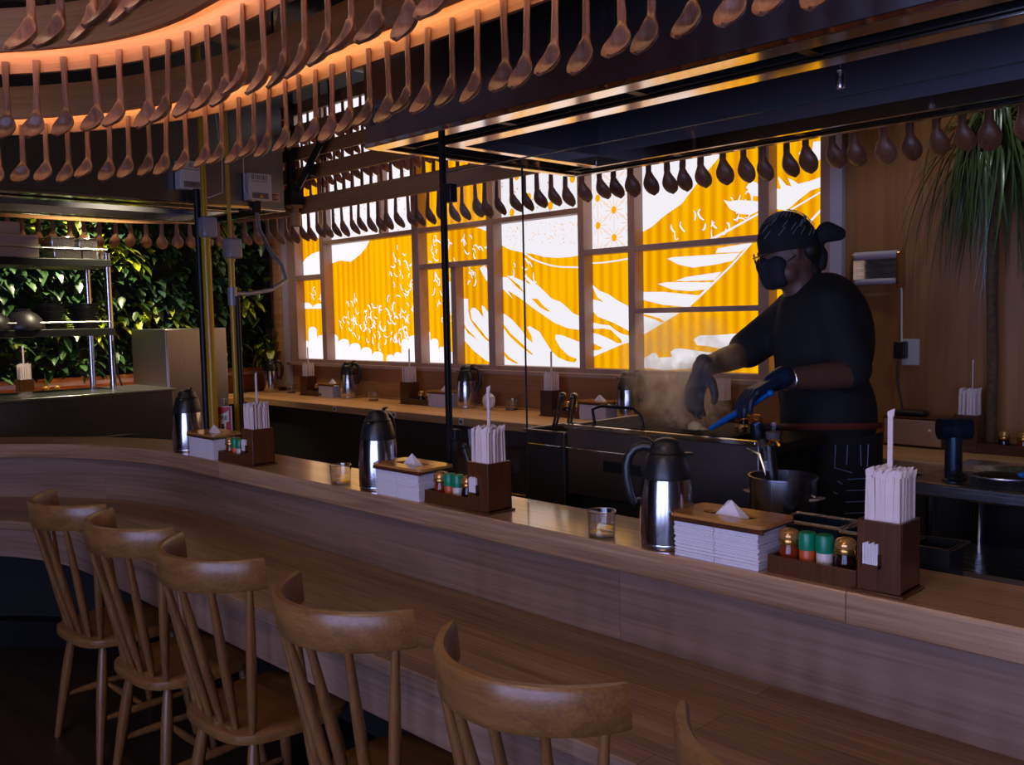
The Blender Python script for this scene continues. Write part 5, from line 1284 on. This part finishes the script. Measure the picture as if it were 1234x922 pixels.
skin_body(body_ch, .0075, 'body', M['skin'], chef, 5, [(head, (.086,.069,.108), tilt), (tuple(chest-Fw*.03+V((0,0,-.02))), (.105,.165,.18), Matrix.Rotation(math.atan2(Fw.y, Fw.x), 4, 'Z')), (tuple(waist-V((0,0,.03))), (.11,.15,.16), Matrix.Rotation(math.atan2(Fw.y, Fw.x), 4, 'Z'))])
RzF = Matrix.Rotation(math.atan2(Fw.y, Fw.x), 4, 'Z')
sleeve_l = shL.lerp(elL, .92); sleeve_r = shR.lerp(elR, .86)
skin_body([[(hipC+Up*.10, .135), (waist, .14), (chest, .15), (neckB-Up*.035, .092)], [(shR+(shL-shR)*.12, .088), (shL+(shR-shL)*.12, .088)],
           [(shL, .076), (sleeve_l, .070)], [(shR, .078), (sleeve_r, .066)]], .011, 'shirt', M['shirt'], chef, 8,
          [(tuple(chest-Fw*.022+V((0,0,.0))), (.148,.198,.222), RzF), (tuple(waist-Fw*.01), (.15,.185,.20), RzF)])
skin_body([[(hipC, .135), (hipC+Up*.13, .142)], [(hipL, .115), (knL, .092), (anL+Up*.03, .078)], [(hipR, .115), (knR, .092), (anR+Up*.03, .078)]], .012, 'trousers', M['shirt'], chef, 6, [(tuple(hipC+V((0,0,.03))), (.155,.19,.16), RzF)])
for an, nm in ((anL, 'shoe'), (anR, 'shoe')):
    skin_body([[(an-Fw*.03-Up*.025, .045), (an+Fw*.08-Up*.032, .038), (an+Fw*.15-Up*.034, .034)]], .012, nm, M['black'], chef, 4)
def at_local(o): o.location = -Vector(chef.location); return o
# waistband and the printed lines of the apron side
b = MB(); ring = []
for k in range(28):
    a = 2*PI*k/28; p = RzF @ V((.150*math.cos(a), .186*math.sin(a), 0)); ring.append(hipC+V((p.x, p.y, .125+.02*math.sin(a))))
b.tube(ring, .011, 6, closed=True); at_local(b.build('waistband', M['belt'], chef))
def apron_pt(u, v):
    """u = angle round the left hip, v = height"""
    a = math.radians(u); k = .196 if v > .95 else .196-.05*(.95-v)
    p = RzF @ V(((k-.035)*math.cos(a), k*math.sin(a), 0)); return V((hipC.x+p.x, hipC.y+p.y, v))
rings = []
for v in (1.215, 1.10, .98, .86, .74, .62, .55):
    rings.append([apron_pt(u, v) for u in range(-60, 151, 10)]+[apron_pt(u, v)*1+V((0,0,0)) - (RzF @ V((.006*math.cos(math.radians(u)), .006*math.sin(math.radians(u)), 0))) for u in range(150, -61, -10)])
ap = MB(); ap.loft(rings)
def line(*uv): 
    b = MB(); b.tube([apron_pt(u, v)+(RzF @ V((.004*math.cos(math.radians(u)), .004*math.sin(math.radians(u)), 0))) for u, v in uv], .0017, 5); return b
for L in ([(78,1.19),(77,1.12),(95,1.105)],[(90,1.19),(89,1.13)],[(104,1.19),(105,1.125)],[(114,1.19),(113,1.12)],[(90,1.085),(112,1.085)],[(89,1.05),(111,1.05)],[(88,1.015),(110,1.015)],[(87,.98),(109,.98)],[(85,.945),(110,.945)],
          [(96,.94),(104,.88)],[(78,.90),(92,.835)],[(95,.865),(80,.815),(77,.83)],[(80,1.08),(85,1.07)],[(76,1.045),(80,1.04)],[(106,.93),(112,.83)],[(100,.80),(116,.78)]):
    o = line(*L); off = len(ap.v); ap.v += o.v; ap.f += [tuple(i+off for i in f) for f in o.f]; ap.mi += [1]*len(o.f)
at_local(ap.build('apron', [M['cap'], M['apronline']], chef, smooth=60))
# gloves
skin_body(hand(wrL, dL, V((-.25,-.25,1)), 1, .55, .0022)+[[(wrL-dL.normalized()*.022, .033), (wrL, .0305)]], .0042, 'glove', M['glove'], chef, 3)
skin_body(hand(wrR, dR, V((-.25,-.85,.45)), -1, .42, .0022)+[[(wrR-(wrR-elR).normalized()*.05, .035), (wrR, .0305)]], .0042, 'glove', M['glove'], chef, 3)
# bandana, its knot and tails, printed streaks
rings = []
for i in range(11):
    th = PI*.5*i/10; zc = .125*math.sin(th)+.018; rr = max(math.cos(th), .02)
    rings.append([H(.109*rr*math.cos(2*PI*j/28)-.004, .092*rr*math.sin(2*PI*j/28), zc-.02*(1-i/10)*math.cos(2*PI*j/28)*-.6) for j in range(28)])
b = MB(); b.loft([[H(.111*math.cos(2*PI*j/28)-.004, .094*math.sin(2*PI*j/28), -.004+.012*math.cos(2*PI*j/28)) for j in range(28)]]+rings); cap = at_local(b.build('bandana', M['cap'], chef, smooth=60))
skin_body([[(H(-.085,.0,.012), .024), (H(-.105,.008,.010), .026)], [(H(-.105,.008,.014), .020), (H(-.142,.02,.030), .034), (H(-.180,.025,.012), .024), (H(-.198,.025,.0), .007)], [(H(-.095,.01,.0), .018), (H(-.105,.015,-.045), .024), (H(-.10,.015,-.085), .018)]], .008, 'bandana_knot', M['cap'], chef, 4)
b = MB(); r = random.Random(6)
for k in range(44):
    a = r.uniform(.3, 2.9); th = r.uniform(.1, 1.2); pts = []
    for q in range(5):
        A = a+q*.07; T = th+q*.05; rr = math.cos(T); pts.append(H(.1115*rr*math.cos(A)-.004, .0945*rr*math.sin(A), .1275*math.sin(T)+.018))
    b.tube(pts, .0013, 4)
at_local(b.build('bandana_streaks', M['capline'], chef))
# mask with ear loop, glasses, hair at the nape
skin_body([[(H(.092,0,-.035), .034), (H(.082,0,-.092), .036)], [(H(.06,.045,-.045), .034), (H(.06,.04,-.09), .034)], [(H(.06,-.045,-.045), .034), (H(.06,-.04,-.09), .034)]], .008, 'face_mask', M['mask'], chef, 5)
b = MB()
for s in (-1, 1): b.tube([H(.06,s*.074,-.05), H(.02,s*.083,-.035), H(-.012,s*.086,-.02)], .002, 6)
at_local(b.build('mask_loops', M['mask'], chef))
b = MB()
for s in (-1, 1):
    b.tube([H(.118+.004*math.cos(t*PI/8), s*.036+.025*math.cos(t*PI/8), -.004+.019*math.sin(t*PI/8)) for t in range(16)], .0022, 6, closed=True)
    b.tube([H(.118,s*.062,.0), H(.06,s*.079,.004), H(-.005,s*.082,.006)], .002, 6)
b.tube([H(.121,-.012,.0), H(.123,0,.004), H(.121,.012,.0)], .002, 6)
at_local(b.build('glasses', M['copper'], chef))
skin_body([[(H(-.06,.055,-.02), .030), (H(-.075,0,-.04), .040), (H(-.06,-.055,-.02), .030)], [(H(-.07,0,-.06), .035), (H(-.075,0,-.10), .025)]], .010, 'hair', M['hair'], chef, 4)
for nm, w in (('wristband', wrL+(elL-wrL)*.14),):
    b = MB(); d = (elL-wrL).normalized(); s = d.cross(Up).normalized(); u = s.cross(d)
    b.tube([w+s*.034*math.cos(k*PI/8)+u*.034*math.sin(k*PI/8) for k in range(16)], .003, 6, closed=True); at_local(b.build(nm, M['steel'], chef))
# blue tongs held in the left hand
tg = thing('blue_tongs', 'bright blue kitchen tongs held in the chef\'s gloved hand over the griddle', 'tongs', (-1.35, 2.31, 1.34))
p0, p1 = V((-1.318,2.315,1.37)), V((-1.485,2.27,1.262))
ax = (p1-p0).normalized(); sd = ax.cross(Up).normalized()
for s in (-1, 1):
    b = MB(); b.tube([p0-tg.location, p0.lerp(p1,.35)+sd*s*.008-tg.location, p0.lerp(p1,.8)+sd*s*.014-tg.location, p1+sd*s*.006-tg.location], [.010,.016,.015,.009], 8, flat=.6, up=(0,0,1)); b.build('tong_arm', M['blue'], tg, smooth=60)
b = MB(); b.ell(p0-tg.location, (.012,.012,.01), 10, 6); b.build('hinge', M['blue'], tg)
chef.location = back(*chef.location); chef.scale = (KG,)*3
tg.location = back(*tg.location); tg.scale = (KG,)*3
# ------------------------------------------------------------------ steam over the griddle
def steam(name, label, c, r, dens, seed):
    b = MB(); b.ell((0,0,0), (1,1,1), 24, 16); o = b.build(name, None, None, c, smooth=180) if False else None
    t = NT(name+'_volume'); v = t.n('ShaderNodeVolumePrincipled'); v.inputs['Color'].default_value = (.995,.99,.985,1); v.inputs['Anisotropy'].default_value = .72
    tc = t.n('ShaderNodeTexCoord'); ln = t.n('ShaderNodeVectorMath', operation='LENGTH'); t.l(tc.outputs['Object'], ln.inputs[0])
    fo = t.n('ShaderNodeMapRange'); fo.inputs['From Min'].default_value = .15; fo.inputs['From Max'].default_value = 1.0; fo.inputs['To Min'].default_value = 1; fo.inputs['To Max'].default_value = 0
    t.l(ln.outputs['Value'], fo.inputs['Value'])
    mp = t.n('ShaderNodeMapping'); mp.inputs['Scale'].default_value = (1.6,1.6,1.1); mp.inputs['Location'].default_value = (seed*3.1, seed, 0)
    t.l(tc.outputs['Object'], mp.inputs['Vector'])
    nz = t.n('ShaderNodeTexNoise', Scale=1.5, Detail=4.0, Roughness=.6, Distortion=1.4); t.l(mp.outputs[0], nz.inputs['Vector'])
    nr = t.n('ShaderNodeMapRange'); nr.inputs['From Min'].default_value = .48; nr.inputs['From Max'].default_value = .70
    t.l(nz.outputs['Fac'], nr.inputs['Value'])
    m1 = t.n('ShaderNodeMath', operation='MULTIPLY'); t.l(fo.outputs[0], m1.inputs[0]); t.l(nr.outputs[0], m1.inputs[1])
    m2 = t.n('ShaderNodeMath', operation='MULTIPLY'); m2.inputs[1].default_value = dens; t.l(m1.outputs[0], m2.inputs[0]); t.l(m2.outputs[0], v.inputs['Density'])
    t.l(v.outputs[0], t.out.inputs['Volume'])
    b = MB(); b.ell((0,0,0), (1,1,1), 24, 16); o = b.build(name, t.m, None, c, smooth=180); o.scale = r
    tag(o, label, 'steam', None, 'stuff'); return o
steam('steam', 'thin steam drifting up from the food on the griddle', (-1.925, 2.74, 1.40), (.27,.16,.24), 30, 1)
steam('steam', 'denser low steam around the gloved hand on the griddle', (-1.825, 2.667, 1.28), (.165,.10,.105), 55, 2)

# ------------------------------------------------------------------ light
w = bpy.data.worlds.new('world'); scene.world = w; w.use_nodes = True
w.node_tree.nodes['Background'].inputs[0].default_value = (.30,.34,.45,1); w.node_tree.nodes['Background'].inputs[1].default_value = 0.0
def area(name, loc, rot, sx, sy, col, e):
    l = bpy.data.lights.new(name, 'AREA'); l.shape = 'RECTANGLE'; l.size = sx; l.size_y = sy; l.color = col; l.energy = e
    o = bpy.data.objects.new(name, l); COL.objects.link(o); o.location = loc; o.rotation_euler = rot; return o
def spot(name, loc, target, col, e, ang=60, blend=.6, rad=.05):
    l = bpy.data.lights.new(name, 'SPOT'); l.color = col; l.energy = e; l.spot_size = math.radians(ang); l.spot_blend = blend; l.shadow_soft_size = rad
    o = bpy.data.objects.new(name, l); COL.objects.link(o); o.location = loc
    o.rotation_euler = (Vector(target)-Vector(loc)).to_track_quat('-Z', 'Y').to_euler(); return o
# daylight entering by the front windows behind the camera
for x in FRONT:
    for dx in (.25, .75, 1.25): area('window_daylight', (x+dx, -3.06, 1.5), (PI/2, 0, 0), .26, 2.2, (.53,.56,.94), 17)
area('warm_fill', (-.6, -1.3, 3.2), (.5, 0, .5), 1.2, 1.2, (1.0,.70,.46), 28)  # added warm fill behind the camera to brighten the rail faces, no real fixture
# ceiling spots on the green wall
o = area('plant_wall_strip', (-6.60, 2.3, 3.1), (0, 0, 0), 3.2, .06, (1.0,.88,.56), 95)
o.rotation_euler = (Vector((-.36, 0, -1.0))).to_track_quat('-Z', 'X').to_euler(); o.data.spread = math.radians(75)
# ceiling downlights over the dining side and the window counter
for x in (-4.2, -2.4, -.6): spot('bar_downlight', (x, .35, 3.25), (x+.1, 1.3, .8), (1.0,.76,.50), 9, 80, .9, .08)
for x, e in ((-5.6,26),(-4.4,40),(-3.3,42),(-2.3,14)): spot('counter_downlight', (x, 3.72, 3.25), (x, 3.72, 1.0), (1.0,.74,.48), e, 75, .9, .06)
spot('corner_downlight', (-6.2, 3.3, 3.25), (-6.3, 3.75, 1.0), (1.0,.8,.5), 40, 70, .8)
spot('plant_downlight', (-1.0, 3.3, 3.25), (-1.27, 3.95, 2.0), (.9,.95,1.0), 20, 60, .7)
scene.view_settings.view_transform = 'Standard'
try: scene.view_settings.look = 'None'
except Exception: pass
scene.view_settings.gamma = 1.0; scene.view_settings.use_curve_mapping = False; scene.view_settings.exposure = 0.0
cy = scene.cycles
cy.max_bounces = 8; cy.diffuse_bounces = 3; cy.glossy_bounces = 4; cy.transmission_bounces = 6; cy.transparent_max_bounces = 16; cy.volume_bounces = 2
cy.use_denoising = True
try: cy.denoiser = 'OPENIMAGEDENOISE'
except Exception: pass
cy.sample_clamp_indirect = 6.0; cy.caustics_reflective = False; cy.caustics_refractive = False
bpy.context.view_layer.update()
